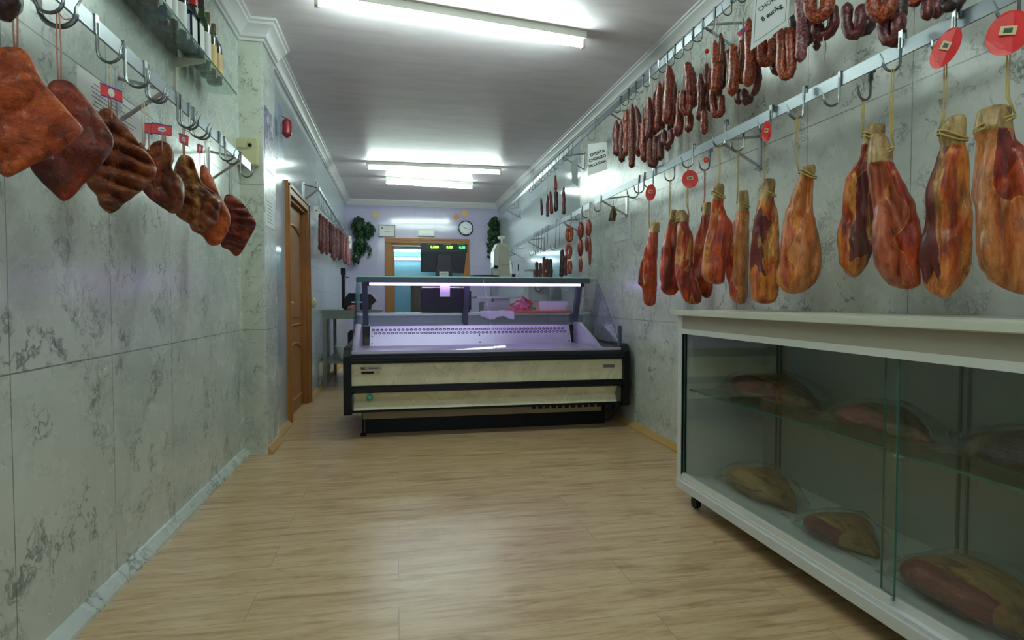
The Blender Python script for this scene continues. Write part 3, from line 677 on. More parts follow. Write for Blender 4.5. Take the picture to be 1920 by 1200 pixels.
st = [  # straight and bent chorizos, from the far end towards the price card
 ([(75, 762), (76, 1076)], 52, S_MAROON, 0), ([(118, 770), (117, 1130)], 46, S_DARK, .03), ([(160, 665), (162, 1076)], 48, S_RED, 0), ([(208, 620), (203, 1180)], 44, S_DARK, -.03),
 ([(236, 640), (262, 780), (266, 1082)], 44, S_DARK, .04), ([(240, 830), (238, 1032)], 38, S_DARK, .07), ([(312, 740), (308, 980), (318, 1130)], 50, S_RED, 0), ([(362, 560), (356, 920)], 54, S_MAROON, -.03),
 ([(402, 520), (396, 900)], 48, S_DARK, .04), ([(376, 890), (362, 1100), (386, 1150), (414, 1120), (408, 900)], 46, S_DARK, 0), ([(440, 430), (434, 868)], 48, S_RED, .0), ([(484, 420), (472, 700), (468, 850)], 44, S_RED, .045),
 ([(450, 880), (455, 1115)], 46, S_MAROON, .03), ([(535, 285), (530, 560), (510, 800)], 66, S_RED, -.03), ([(562, 400), (570, 560), (562, 830)], 52, S_DARK, .04), ([(486, 840), (482, 930), (514, 968), (548, 930), (544, 840)], 40, S_MAROON, 0),
 ([(515, 960), (515, 1032)], 52, S_DARK, .05), ([(616, 510), (620, 700), (598, 910)], 58, S_RED, 0), ([(650, 500), (645, 640), (680, 690), (706, 640), (690, 260)], 50, S_RED, -.04), ([(715, 290), (745, 480), (742, 660)], 52, S_RED, .03)]
for i, (pts, w, m, dx) in enumerate(st):
    kind = 'bent chorizo' if len(pts) > 3 else 'straight dried chorizo'
    sausage(C1, pts, w, m, f'{kind}, {ordn[i]} from the far end of the upper near rail', X=RX - .03 + dx, string=HB if pts[0][1] < 800 else None, cord=M_CORDR if i in (10, 11, 18, 19) else M_CORDW)
st = [([(700, 690), (695, 872)], 52, S_RED, .03, 'short chorizo end hanging below the triple bunch with red string'), ([(800, 350), (792, 770)], 52, S_DARK, 0, 'long chorizo with a pale string down its side'),
 ([(848, 265), (862, 560), (832, 655)], 52, S_DARK, .04, 'chorizo bending inward beside the one with the pale string'), ([(836, 670), (832, 890)], 50, S_RED, .0, 'lone chorizo end hanging lowest under the pale strings'),
 ([(925, 75), (935, 520)], 60, S_ORANGE, -.04, 'thick orange chorizo with white string looped at its top'), ([(905, 480), (918, 690), (948, 722), (984, 690), (984, 540)], 48, S_RED, 0, 'chorizo loop under the thick orange one'),
 ([(975, 10), (990, 250), (985, 500)], 54, S_DARK, .03, 'dark chorizo behind the thick orange one'), ([(885, 300), (885, 620)], 40, S_ORANGE, .05, 'thin chorizo beside the thick orange one')]
for pts, w, m, dx, lab in st: sausage(C1, pts, w, m, lab, X=RX - .03 + dx, string=HB if pts[0][1] < 500 else None)
st = [([(195, 445), (186, 985)], 84, S_ORANGE, -.03, 'thick chorizo just past the red and blue tag'), ([(150, 500), (160, 880)], 48, S_MAROON, .05, 'thin chorizo peeking out behind the thick one by the red tag'),
 ([(276, 400), (275, 860)], 66, S_RED, .02, 'chorizo directly under the red and blue tag'), ([(345, 180), (352, 780), (310, 880)], 84, S_ORANGE, -.05, 'longest chorizo hanging alongside the price card'),
 ([(430, 560), (432, 880), (372, 985)], 66, S_MAROON, .03, 'hooked chorizo tip under the corner of the price card'), ([(300, 900), (322, 1035), (392, 985)], 80, S_DARK, .05, 'dark curved chorizo end below the longest chorizo'),
 ([(240, 900), (246, 1075)], 60, S_DARK, .08, 'dark chorizo end lowest below the red tag'),
 ([(485, 380), (488, 590), (535, 630), (592, 590), (605, 380)], 82, S_ORANGE, -.02, 'orange chorizo loop below the price card, the higher loop'), ([(688, 290), (685, 700), (730, 775), (786, 700), (765, 280)], 78, S_ORANGE, -.04, 'orange chorizo loop beyond the price card, the longer loop'),
 ([(600, 560), (618, 730), (690, 745)], 66, S_MAROON, .04, 'short maroon chorizo piece behind the longer orange loop'), ([(895, -60), (885, 330), (872, 640)], 86, S_PALE, 0, 'whitish dusted chorizo beside the price card'),
 ([(990, -60), (980, 360), (940, 440), (875, 430)], 80, S_MAROON, .04, 'maroon chorizo curling behind the whitish dusted one'), ([(975, -80), (990, 120), (1068, 178), (1150, 100), (1160, -80)], 100, S_ORANGE, -.05, 'big orange chorizo ring cut by the top of the photo'),
 ([(1040, 200), (1058, 320), (1125, 345), (1196, 270), (1205, 60)], 90, S_MAROON, 0, 'maroon chorizo ring under the big orange ring'), ([(1040, 390), (1036, 520)], 110, S_MAROON, .07, 'blunt chorizo end under the maroon ring')]
for pts, w, m, dx, lab in st: sausage(C2, pts, w, m, lab, X=RX - .03 + dx, string=HB if 0 < pts[0][1] < 500 and 'loop' not in lab else None)
st = [([(245, 20), (245, 240), (292, 325), (356, 300), (378, 40)], 76, S_MAROON, -.02, 'dark chorizo ring with open centre above the two forked hooks'), ([(432, 20), (436, 250), (372, 345)], 112, S_BLACK, .05, 'thick blackish chorizo behind the dark ring'),
 ([(478, -60), (505, 80), (574, 150), (650, 80), (664, -60)], 104, S_ORANGE, -.05, 'orange red chorizo ring cropped at the top, above the small ring'), ([(598, 150), (598, 330), (660, 395), (718, 350), (742, 120)], 92, S_MAROON, 0, 'small hanging chorizo ring with light showing through'),
 ([(765, -60), (745, 220)], 92, S_BLACK, .05, 'blackish chorizo behind the small hanging ring'), ([(845, -60), (884, 30), (945, -40)], 72, S_RED, -.02, 'red chorizo bend barely entering at the top'),
 ([(1012, -40), (1012, 195)], 84, S_MAROON, .0, 'lone maroon chorizo end pointing down at a hook'), ([(1092, -40), (1086, 180)], 104, S_MAROON, .05, 'thick chorizo end beside the lone maroon one'),
 ([(1175, -40), (1230, 50), (1300, 42), (1345, -60)], 92, S_BLACK, .0, 'black chorizo bend furthest along the top edge')]
for pts, w, m, dx, lab in st: sausage(C3, pts, w, m, lab, X=RX - .03 + dx)
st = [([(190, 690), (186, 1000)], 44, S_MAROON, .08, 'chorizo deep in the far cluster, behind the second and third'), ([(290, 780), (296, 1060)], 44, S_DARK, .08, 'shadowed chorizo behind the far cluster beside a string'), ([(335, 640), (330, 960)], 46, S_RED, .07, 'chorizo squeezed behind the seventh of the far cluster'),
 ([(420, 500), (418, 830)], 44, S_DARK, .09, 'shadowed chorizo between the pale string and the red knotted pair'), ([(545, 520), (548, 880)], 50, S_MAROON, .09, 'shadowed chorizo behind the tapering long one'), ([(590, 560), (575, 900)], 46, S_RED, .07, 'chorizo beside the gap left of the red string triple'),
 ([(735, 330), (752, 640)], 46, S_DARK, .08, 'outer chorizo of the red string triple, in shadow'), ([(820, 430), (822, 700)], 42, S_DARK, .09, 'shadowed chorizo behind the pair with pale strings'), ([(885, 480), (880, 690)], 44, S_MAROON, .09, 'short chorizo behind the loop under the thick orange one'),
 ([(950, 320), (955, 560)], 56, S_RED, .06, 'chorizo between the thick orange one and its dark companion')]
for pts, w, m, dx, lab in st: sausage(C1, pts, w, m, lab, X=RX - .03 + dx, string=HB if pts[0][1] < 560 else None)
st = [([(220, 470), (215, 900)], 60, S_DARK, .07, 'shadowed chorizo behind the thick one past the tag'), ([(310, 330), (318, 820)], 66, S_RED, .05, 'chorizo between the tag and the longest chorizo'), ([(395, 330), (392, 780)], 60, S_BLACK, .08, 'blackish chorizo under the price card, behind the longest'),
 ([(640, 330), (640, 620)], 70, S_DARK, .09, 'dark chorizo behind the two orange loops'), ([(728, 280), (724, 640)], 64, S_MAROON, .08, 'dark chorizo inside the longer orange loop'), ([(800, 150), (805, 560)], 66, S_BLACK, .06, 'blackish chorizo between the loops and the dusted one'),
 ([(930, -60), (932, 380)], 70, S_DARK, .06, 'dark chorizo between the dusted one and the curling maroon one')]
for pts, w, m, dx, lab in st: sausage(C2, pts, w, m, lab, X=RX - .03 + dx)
# far upper rail
for pts, w, m, lab in (([(205, 300), (218, 502)], 28, S_BLACK, 'short thin blackish sausage on the far upper rail'), ([(280, 262), (276, 522)], 32, S_MAROON, 'thin dark sausage, second on the far upper rail'),
 ([(312, 232), (326, 490)], 36, S_RED, 'reddish thin sausage, third on the far upper rail'), ([(365, 50), (370, 228)], 36, S_RED, 'upper link of the two link sausage on the far upper rail'), ([(376, 230), (375, 464)], 46, S_BLACK, 'dark lower link of the two link sausage on the far upper rail'), ([(460, 178), (461, 495)], 38, S_MAROON, 'lone thin sausage on the far upper rail, nearest the grey sheet')):
    sausage(C4, pts, w, m, lab, string=None if 'lower' in lab else 2.36 - .05, X=RX - .03)
for x, y, w, lab in ((160, 1020, 34, 'outermost'), (202, 1035, 32, 'second'), (240, 968, 34, 'tallest'), (275, 985, 34, 'fourth'), (312, 990, 40, 'thick blackish')):
    sausage(C4, [(x, y), (x, 1240)], w, S_BLACK if 'black' in lab else S_MAROON, f'{lab} dark sausage in the row behind the counter top', X=RX - .04)
sausage(C4, [(445, 885), (440, 1200)], 50, S_BLACK, 'bundled blackish sausage beside the ring chain', X=RX); sausage(C4, [(478, 950), (482, 1185)], 34, S_MAROON, 'slim dark sausage touching the ring chain', X=RX)
# chains of rings
def chain(label, items, X=RX - .04):
    ox, oy, sc = C4; first = on_x(ox + items[0][1] * sc, oy + items[0][2] * sc, X); t = thing('sausage_chain', label, 'sausage', first)
    n = Vector((first.x, first.y, 0)).normalized(); e1 = Vector((n.y, -n.x, 0)); k = (first - CAM).dot(FW) / F * sc
    for kind, x, y0, y1, w in items:
        A = on_plane(ox + x * sc, oy + y0 * sc, first, n); B = on_plane(ox + x * sc, oy + y1 * sc, first, n); c = (A + B) / 2; hh = (A.z - B.z) / 2; hw = w * k / 2
        if kind == 'ring':
            r = hw * .45; pts = [c + e1 * (math.cos(q) * (hw - r)) + Vector((0, 0, math.sin(q) * (hh - r))) for q in [PI / 2 + 2 * PI * i / 28 for i in range(29)]]
            MB().tube(pts, [r * (1 + .08 * noise.noise(Vector((i * .4, y0, 0)))) for i in range(29)], 12).build('link', S_ORANGE, t, True)
        else:
            N = 14; pts = [A.lerp(B, i / N) for i in range(N + 1)]
            MB().tube(pts, [max(.15, math.sin(PI * (i + .25) / (N + .5)) ** .45) * hw for i in range(N + 1)], 12).build('link', S_RED, t, True)
    up = Vector((first.x, first.y, lo_z(first.y) - .02)); MB().tube([A_ for A_ in (first, up)], .002, 5).build('string', M_CORDW, t)
    return t
chain('chain of three orange chorizo rings hanging above the counter end', [('ring', 525, 620, 808, 96), ('ring', 518, 815, 998, 84), ('ring', 530, 1003, 1166, 62)])
chain('chain of three plump sausage links between the rings and thin pair', [('link', 652, 575, 765, 78), ('link', 650, 765, 965, 72), ('link', 652, 965, 1145, 48)])
chain('pair of thin orange sausages below a doubled chorizo', [('link', 742, 552, 738, 74), ('link', 718, 735, 916, 40), ('link', 756, 735, 1070, 40)])
# hooks on the upper rail
for i, px in enumerate((1165, 1180, 1194, 1207, 1220, 1236, 1252, 1266, 1282, 1300, 1318, 1340, 1372, 1400, 1440, 1490, 1545)):
    q = on_x(px, 150, RX); hook(Vector((RX, q.y, up_z(q.y))), -1, 'steel hook holding a chorizo on the near upper rail', 'steel hooks among the chorizos on the near upper rail', sc=.95, r=.003, mat=M_HOOKD)
for i, px in enumerate((1001, 1006, 1012, 1018, 1024, 1030, 1036, 1043, 1050, 1058, 1067, 1076)):
    q = on_x(px, 330, RX); wire_hook((RX, q.y, up_z(q.y)), -1, .09, 'wire hook in the crowded bunch on the far upper rail', 'wire hooks crowded on the far upper rail')
for px, lab in ((974, 'bare wire hook at the far end of the upper rail by the ivy'), (1118, 'wire hook from which the printed offer sheet hangs')):
    q = on_x(px, 300, RX); wire_hook((RX, q.y, up_z(q.y)), -1, .13, lab, None)

P = on_x(1150, 388, RX + .06); t = thing('dried_bundle', 'small brown dried bundle hanging from the bracket at the rail joint', 'dried bundle', P)
m = MB()
for i in range(7):
    a_ = R.uniform(-.02, .02); b_ = R.uniform(-.02, .02); L_ = R.uniform(.06, .11)
    m.tube(smoothpath([P, P + Vector((a_, b_, -L_ * .5)), P + Vector((a_ * 1.6, b_ * 1.6, -L_))], .02), .009, 6)
m.build('twigs', plain('dried brown', srgb(88, 74, 50), .8, var=.4), t, True); MB().tube([P, P + Vector((0, 0, .05))], .0025, 5).build('string', M_CORD, t)
# ------------------------------------------------------------------ cured bacon slabs on the left rail
def slabmat(name, stops, fat):
    return meat(name, stops, (1, 1, 1), 9, .4, fat=fat, fatcut=(.62, .72), bstr=.5, coat=.3)
B_OR = slabmat('bacon slab orange', [(.3, srgb(100, 34, 12)), (.46, srgb(164, 66, 20)), (.6, srgb(200, 94, 32)), (.78, srgb(140, 50, 24))], srgb(196, 128, 66))
B_RB = slabmat('bacon slab red brown', [(.3, srgb(54, 14, 8)), (.46, srgb(104, 30, 14)), (.6, srgb(146, 54, 22)), (.78, srgb(84, 26, 14))], srgb(176, 86, 38))
B_BR = slabmat('bacon slab brown', [(.3, srgb(54, 22, 12)), (.46, srgb(112, 50, 24)), (.6, srgb(156, 84, 38)), (.78, srgb(74, 34, 18))], srgb(200, 140, 66))
def slab(label, poly, mat, X=-.775, th=.022, ribs=0, ribdir=.5, string=None, ripple=.006, cord=M_CORDW, yawk=0.0, rk=1.0, hookpx=None):
    cx = sum(p[0] for p in poly) / len(poly); cy = sum(p[1] for p in poly) / len(poly)
    P = on_x(cx, cy, X); n = Vector((P.x, P.y, 0)).normalized(); e1 = Vector((n.y, -n.x, 0)); up = Vector((0, 0, 1))
    W = [on_plane(a, b, P, n) for a, b in poly]; W2 = [Vector(((p - P).dot(e1), p.z - P.z, 0)) for p in W]
    # closed smooth outline
    ring = smoothpath(W2[-1:] + W2 + W2[:2], .006); 
    k0 = min(range(len(ring)), key=lambda i: (ring[i] - W2[0]).length + (0 if i < len(ring) / 2 else 9))
    k1 = min(range(len(ring)), key=lambda i: (ring[i] - W2[0]).length + (0 if i > len(ring) / 2 else 9))
    ring = ring[k0:k1]
    if len(ring) < 24: ring = smoothpath(W2 + W2[:1], .006)[:-1]
    N = len(ring); rings = [1.0, .996, .988, .975, .955, .93, .9, .86, .82, .77, .72, .67, .61, .55, .49, .43, .37, .31, .25, .19, .13, .06]; sd = R.uniform(0, 99); mb = MB()
    def hgt(u, v, r, s):
        e = max(0, 1 - r ** 7) ** .5
        h = th * e
        w = (u * math.cos(ribdir) + v * math.sin(ribdir)) + .022 * noise.noise(Vector((u * 6, v * 6, sd + 7))) + .009 * noise.noise(Vector((u * 18, v * 18, sd + 9)))
        h += (ribs * (abs(math.sin(w * 78 + sd)) ** .7 - .55) * (.55 + 1.1 * abs(noise.noise(Vector((u * 9, v * 9, sd + 20)))) * 2)) * e
        h += (abs(noise.noise(Vector((u * 14, v * 14, sd + 30)))) - .2) * ripple * 3 * e
        h += (noise.noise(Vector((u * 13, v * 13, sd + s))) * ripple * 1.7 + noise.noise(Vector((u * 38, v * 38, sd + s))) * ripple * .7) * e
        return h
    warp = lambda u, v: .02 * noise.noise(Vector((u * 5, v * 5, sd + 40)))
    for s in (-1, 1):
        base = len(mb.v)
        for k, r in enumerate(rings):
            for p in ring:
                u, v = p.x * r, p.y * r; rg = 1 + (.02 * noise.noise(Vector((p.x * 40, p.y * 40, sd))) if r > .9 else 0)
                u *= rg; v *= rg
                h = hgt(u, v, r, s) if r < 1 else 0
                mb.v.append(P + e1 * u + up * v + n * (s * h + warp(u, v)))
        mb.v.append(P + n * (s * hgt(0, 0, 0, s) + warp(0, 0)))
        for k in range(len(rings) - 1):
            for j in range(N):
                mb.f.append((base + k * N + j, base + k * N + (j + 1) % N, base + (k + 1) * N + (j + 1) % N, base + (k + 1) * N + j)); mb.mi.append(0)
        for j in range(N): mb.f.append((base + (len(rings) - 1) * N + j, base + (len(rings) - 1) * N + (j + 1) % N, base + len(rings) * N)); mb.mi.append(0)
    topv = max(range(len(W)), key=lambda i: W[i].z); tp = W[topv]
    root = thing('bacon_slab', label, 'cured bacon', tp)
    o = mb.build('meat', mat, root, True)
    bm = bmesh.new(); bm.from_mesh(o.data); bmesh.ops.remove_doubles(bm, verts=bm.verts, dist=.0002); bmesh.ops.recalc_face_normals(bm, faces=bm.faces); bm.to_mesh(o.data); bm.free()
    sx = string if string is not None else poly[topv][0]
    a = on_plane(sx, poly[topv][1] + 3, P, n); a.z = min(a.z, tp.z) - .006; b = Vector((a.x, a.y, LLZ - .072))
    m = MB()
    for s in (-1, 1): m.tube(smoothpath([a + e1 * .002 * s, (a + b) / 2 + e1 * .004 * s, b + e1 * .002 * s], .03), .0018, 5)
    m.tube(smoothpath([b, b + e1 * .012 - up * .014, b + e1 * .024 - up * .008], .006), .0016, 5)
    m.build('hanging_cord', cord, root, True)
    hook(Vector((LX, b.y, LLZ)), 1, 'left rail hook for the ' + label.split(',')[0], sc=1.05, mat=M_HOOK)
    return root, a
slab('largest orange bacon slab, cut by the photo edge', [(28, 92), (48, 98), (66, 126), (88, 165), (122, 202), (152, 234), (155, 246), (138, 264), (100, 290), (60, 310), (14, 332), (-16, 306), (-52, 262), (-66, 214), (-52, 160), (-20, 108), (2, 94)], B_OR, X=-.74, th=.026, ripple=.009, string=30, cord=M_CORDR)
slab('deep red bacon slab, second along from the photo edge', [(108, 150), (128, 153), (150, 170), (176, 202), (213, 264), (192, 308), (160, 344), (126, 375), (108, 370), (64, 326), (52, 290), (66, 235), (82, 178), (94, 154)], B_RB, X=-.76, th=.022, ribs=.004, ribdir=1.5, string=112, cord=M_CORDR)
slab('deeply ribbed brown bacon slab with a red flag above it', [(195, 202), (212, 208), (226, 225), (242, 238), (256, 262), (288, 304), (292, 328), (272, 352), (236, 380), (209, 400), (188, 388), (180, 366), (162, 342), (170, 300), (176, 255), (182, 214)], B_BR, X=-.775, th=.022, ribs=.034, ribdir=1.15, string=206)
slab('reddish bacon slab wedged behind the ribbed one', [(262, 268), (276, 282), (296, 306), (320, 346), (325, 374), (316, 394), (296, 384), (272, 364), (262, 340), (256, 300)], B_RB, X=-.80, th=.018, ribs=.004, string=270)
slab('knobbly bacon slab with a pale fat lump near its top', [(297, 265), (318, 272), (327, 294), (323, 316), (340, 336), (347, 360), (338, 394), (318, 398), (296, 372), (282, 335), (270, 300), (280, 276)], B_BR, X=-.765, th=.026, ribs=.010, ribdir=.3, ripple=.018, string=309)
slab('dark bacon slab with folded edges, fifth from the photo edge', [(345, 290), (360, 296), (372, 328), (384, 348), (408, 366), (413, 386), (404, 420), (382, 434), (356, 420), (330, 402), (322, 360), (326, 318), (334, 296)], B_BR, X=-.775, th=.028, ribs=.018, ribdir=1.0, ripple=.018, string=345, cord=M_CORDR)
slab('bright orange topped bacon slab, last but one before the pillar', [(377, 310), (388, 314), (401, 338), (412, 366), (428, 394), (432, 420), (414, 456), (394, 460), (378, 442), (360, 432), (357, 420), (380, 405), (384, 372), (375, 340)], B_OR, X=-.765, th=.024, ribs=.007, ribdir=.8, ripple=.01, string=385)
slab('reddish ribbed bacon slab at the end, closest to the pillar', [(430, 364), (448, 374), (466, 396), (480, 420), (466, 450), (446, 480), (430, 470), (414, 460), (420, 436), (424, 408), (419, 384), (422, 368)], B_RB, X=-.78, th=.02, ribs=.022, ribdir=1.35, string=432, cord=M_CORDR)

# small flags over the slabs
def flag(pts, X, label, badge):
    W = [on_x(a, b, X) for a, b in pts]; c = sum(W, Vector()) / 4; n = Vector((c.x, c.y, 0)).normalized()
    W = [on_plane(a, b, c, n) for a, b in pts]
    root = thing('paper_flag', label, 'flag', c)
    def q(k0, k1, v0, v1, dz, t):
        P_ = lambda u, v: W[0].lerp(W[1], u).lerp(W[3].lerp(W[2], u), v)
        vs = [P_(u, v) - n * dz for u, v in ((k0, v0), (k1, v0), (k1, v1), (k0, v1))]; vs2 = [p + n * t for p in vs]
        return MB().add(vs + vs2, [(0, 1, 2, 3), (7, 6, 5, 4), (0, 4, 5, 1), (1, 5, 6, 2), (2, 6, 7, 3), (3, 7, 4, 0)])
    q(0, 1, 0, 1, 0, .0012).build('card', M_RED, root)
    m = q(0, 1, 0, .1, .0008, .0006); b = q(0, 1, .9, 1, .0008, .0006); m.add(b.v, b.f); m.build('blue_border', M_BLUE, root)
    if badge:
        x = .5; P_ = lambda u, v: W[0].lerp(W[1], u).lerp(W[3].lerp(W[2], u), v) - n * .001
        m = MB(); NS = 8 if badge == 1 else 16
        vs = [P_(x + .2 * math.cos(2 * PI * i / NS) * (.75 if badge == 1 else 1), .5 + (.36 if badge == 1 else .22) * math.sin(2 * PI * i / NS)) for i in range(NS)]
        m.add(vs + [v - n * .0005 for v in vs], [tuple(range(NS)), tuple(range(2 * NS - 1, NS - 1, -1))] + [(i, (i + 1) % NS, NS + (i + 1) % NS, NS + i) for i in range(NS)]).build('badge', M_PAPER, root)
        if badge == 2: q(.4, .62, .46, .54, .0022, .0004).build('badge_mark', M_BLUE, root)
    MB().tube([(W[0] + W[1]) / 2 * .5 + (W[2] + W[3]) / 2 * .5 + Vector((0, 0, .0)), (W[0] + W[1] + W[2] + W[3]) / 4 - Vector((0, 0, .07))], .0018, 5).build('stick', M_CORDR, root)
flag([(187, 154), (229, 171), (230, 193), (189, 179)], -.77, 'red paper flag with white eight sided badge above the ribbed slab', 1)
flag([(285, 229), (323, 236), (322, 256), (284, 250)], -.76, 'red paper flag with oval badge above the knobbly slab', 2)
flag([(271, 230), (287, 231), (286, 253), (271, 249)], -.80, 'red paper flag partly hidden behind the one with the oval badge', 0)
flag([(335, 249), (354, 255), (353, 275), (336, 267)], -.765, 'small red paper flag beside the pair, with pale print', 2)
flag([(370, 269), (381, 273), (380, 288), (369, 285)], -.765, 'smallest red paper flag, nearest the pillar', 1)

# extra hooks on left rail
q = on_x(112, 4, LX + .05); hook(Vector((LX, q.y, LLZ)), 1, 'big curved steel hook crossing the top edge, on the left rail', sc=1.35, r=.006)
for px, lab in ((232, 'bare hook on the left rail above the red flag'), (330, 'sharp pointed bare hook midway on the left rail'), (352, 'bare hook beside the sharp pointed one on the left rail'), (408, 'bare hook past the small flags on the left rail'), (447, 'last bare hook on the left rail, before the cream box')):
    q = on_x(px, 200, LX); hook(Vector((LX, q.y, LLZ)), 1, lab, sc=1.15, mat=M_HOOK)
# dark bundle at the top corner
q = on_x(6, 20, -.72); t = thing('cured_sausage', 'dark bundled cured sausage at the top corner, cut by the photo edge', 'sausage', q)
MB().tube(smoothpath([q + Vector((.0, 0, .14)), q + Vector((.005, 0, .05)), q + Vector((0, .01, -.02))], .01), [.012] + [.024] * 14 + [.012] * 8, 12) if 0 else None
pp = smoothpath([q + Vector((0, 0, .16)), q + Vector((.004, 0, .06)), q + Vector((0, .004, -.016))], .012)
MB().tube(pp, [.027 * min(1, .35 + min(i, len(pp) - 1 - i) * .3) for i in range(len(pp))], 12).build('casing', S_BLACK, t, True)
MB().tube([q + Vector((0, 0, .15)), Vector((q.x, q.y, LLZ + .3))], .002, 5).build('string', M_CORDW, t)

# ------------------------------------------------------------------ glass shelf with bottles
SZ, SY1 = 2.10, 3.39
t = thing('glass_shelf', 'green tinted glass shelf high on the left marble wall', 'shelf', (XL + .07, 2.2, SZ))
MB().box((XL + .004, .6, SZ - .008), (-.83, SY1, SZ)).build('pane', M_GLASSS, t)
MB().box((-.8305, .6, SZ - .0085), (-.829, SY1, SZ + .0005)).build('edge', M_GREENGLASS, t)
for y in (1.2, 2.92):
    MB().prism([(XL, SZ - .008), (XL + .13, SZ - .008), (XL + .13, SZ - .02), (XL + .03, SZ - .045), (XL, SZ - .05)], 1, y - .008, y + .008).box((XL, y - .012, SZ - .2), (XL + .01, y + .012, SZ + .06)).build('shelf_bracket', plain('cream bracket', srgb(196, 196, 176), .4), t)
BM = {}
def bmat(n, c, r=.12):
    return plain('bottle ' + n, c, r, spec=.7)
SZ0 = SZ
SZ = SZ + .0015
def bottle(y, label, glassc, labelc, caps, h=.30, r=.037, square=False, x=-.905, lab2=None):
    t = thing('bottle', label, 'bottle', (x, y, SZ0))
    if square:
        MB().box((x - r, y - r, SZ), (x + r, y + r, SZ + h * .62), bev=.012).lathe((x, y, SZ), [(r, h * .6), (r * .5, h * .68), (.014, h * .76), (.014, h * .86)], 16).build('glass', glassc, t, True, auto=40)
    else: MB().lathe((x, y, SZ), [(r * .85, 0), (r, .006), (r, h * .58), (r * .92, h * .66), (r * .5, h * .74), (.0145, h * .8), (.014, h * .9)], 20).build('glass', glassc, t, True, auto=50)
    MB().lathe((x, y, SZ), [(.0165, h * .84), (.0165, h), (.014, h + .002)] if not square else [(.019, h * .8), (.019, h * .98), (.016, h)], 16).build('cap', caps, t, True, auto=40)
    n = 14; m = MB(); vs = []
    for zz in (h * .12, h * .5):
        for j in range(n + 1):
            q = -PI * .62 + (PI * 1.24) * j / n - .5
            vs.append((x + math.cos(q) * (r + .0008), y + math.sin(q) * (r + .0008), SZ + zz))
    if square: m.box((x - r * .8, y - r - .0015, SZ + h * .12), (x + r * .8, y - r, SZ + h * .52)).box((x + r, y - r * .8, SZ + h * .12), (x + r + .0015, y + r * .8, SZ + h * .52))
    else: m.add(vs, [(j, j + 1, n + 2 + j, n + 1 + j) for j in range(n)])
    m.build('paper_label', labelc, t, not square)
G_DK = bmat('dark glass', (.012, .02, .012, 1)); G_GR = bmat('green glass', (.02, .055, .015, 1)); G_BL = bmat('blue glass', (.01, .03, .09, 1)); G_RD = bmat('wine', (.05, .008, .01, 1)); G_AM = bmat('amber', (.08, .035, .01, 1))
L_W = M_PAPER; L_T = plain('tan label', srgb(206, 178, 120), .6); C_R = plain('red capsule', srgb(190, 26, 20), .35); C_O = plain('olive capsule', srgb(110, 92, 50), .4); C_K = plain('dark capsule', srgb(50, 22, 20), .4)
bl = [(3.270, 'dark bottle with tan label, last on the glass shelf beside the pillar', G_DK, L_T, C_O, .30, .037, False), (3.175, 'green bottle with tan label and olive capsule, second from the shelf end', G_GR, L_T, C_O, .31, .037, False),
 (3.080, 'tallest green wine bottle with dark capsule near the shelf end', G_GR, L_W, C_K, .345, .037, False), (2.950, 'dark square bottle with white label and red cap', G_DK, L_W, C_R, .30, .038, True), (2.850, 'square blue bottle with white label beside the red capped one', G_BL, L_W, C_K, .27, .038, True),
 (2.750, 'dark bottle with white label in the middle of the glass shelf', G_DK, L_W, C_K, .30, .037, False), (2.650, 'wine red bottle on the glass shelf next to the blue ones', G_RD, L_W, C_K, .30, .036, False), (2.550, 'deep blue bottle near the middle of the glass shelf', G_BL, L_W, C_K, .28, .038, True),
 (2.450, 'amber bottle nearly out of view on the glass shelf', G_AM, L_T, C_K, .3, .037, False), (2.350, 'nearest dark bottle on the glass shelf, seen through the pane', G_DK, L_T, C_O, .3, .037, False)]
for y, lab, g, l, c, h, r, sq in bl: bottle(y, lab, g, l, c, h, r, sq)

# ------------------------------------------------------------------ papers and posters on the left
def sheet_x(name, px0, py0, px1, py1, X, label, cat, mat=M_PAPER, lines=0, th=.003, s=1, poly=None):
    A = on_x(px0, py0, X); B = on_x(px1, py1, X); y0, y1 = sorted((A.y, B.y)); 
    if poly: z0, z1 = poly
    else: z0, z1 = sorted((A.z, B.z))
    o = MB().box((X - s * 0, y0, z0), (X + s * th, y1, z1)).build(name, mat, loc=(X, (y0 + y1) / 2, z0)); tag(o, label, cat)
    if lines:
        m = MB(); hh = (z1 - z0)
        for i in range(lines):
            z = z1 - hh * (.14 + .7 * i / lines); a = .12 + .1 * R.random(); b = .88 - .35 * R.random()
            m.box((X + s * th, y0 + (y1 - y0) * a, z), (X + s * (th + .0008), y0 + (y1 - y0) * b, z + hh * .012))
        m.build('print', M_INKG, o)
    return o
sheet_x('notice_sheet', 146, 250, 270, 250, XL, 'white printed notice sheet on the wall behind the ribbed slab', 'notice', lines=9, poly=(1.555, 1.735))
sheet_x('notice_sheet', 8, 12, 78, 12, XL, 'white card on the wall at the top corner behind the big hook', 'notice', poly=(1.82, 1.99))
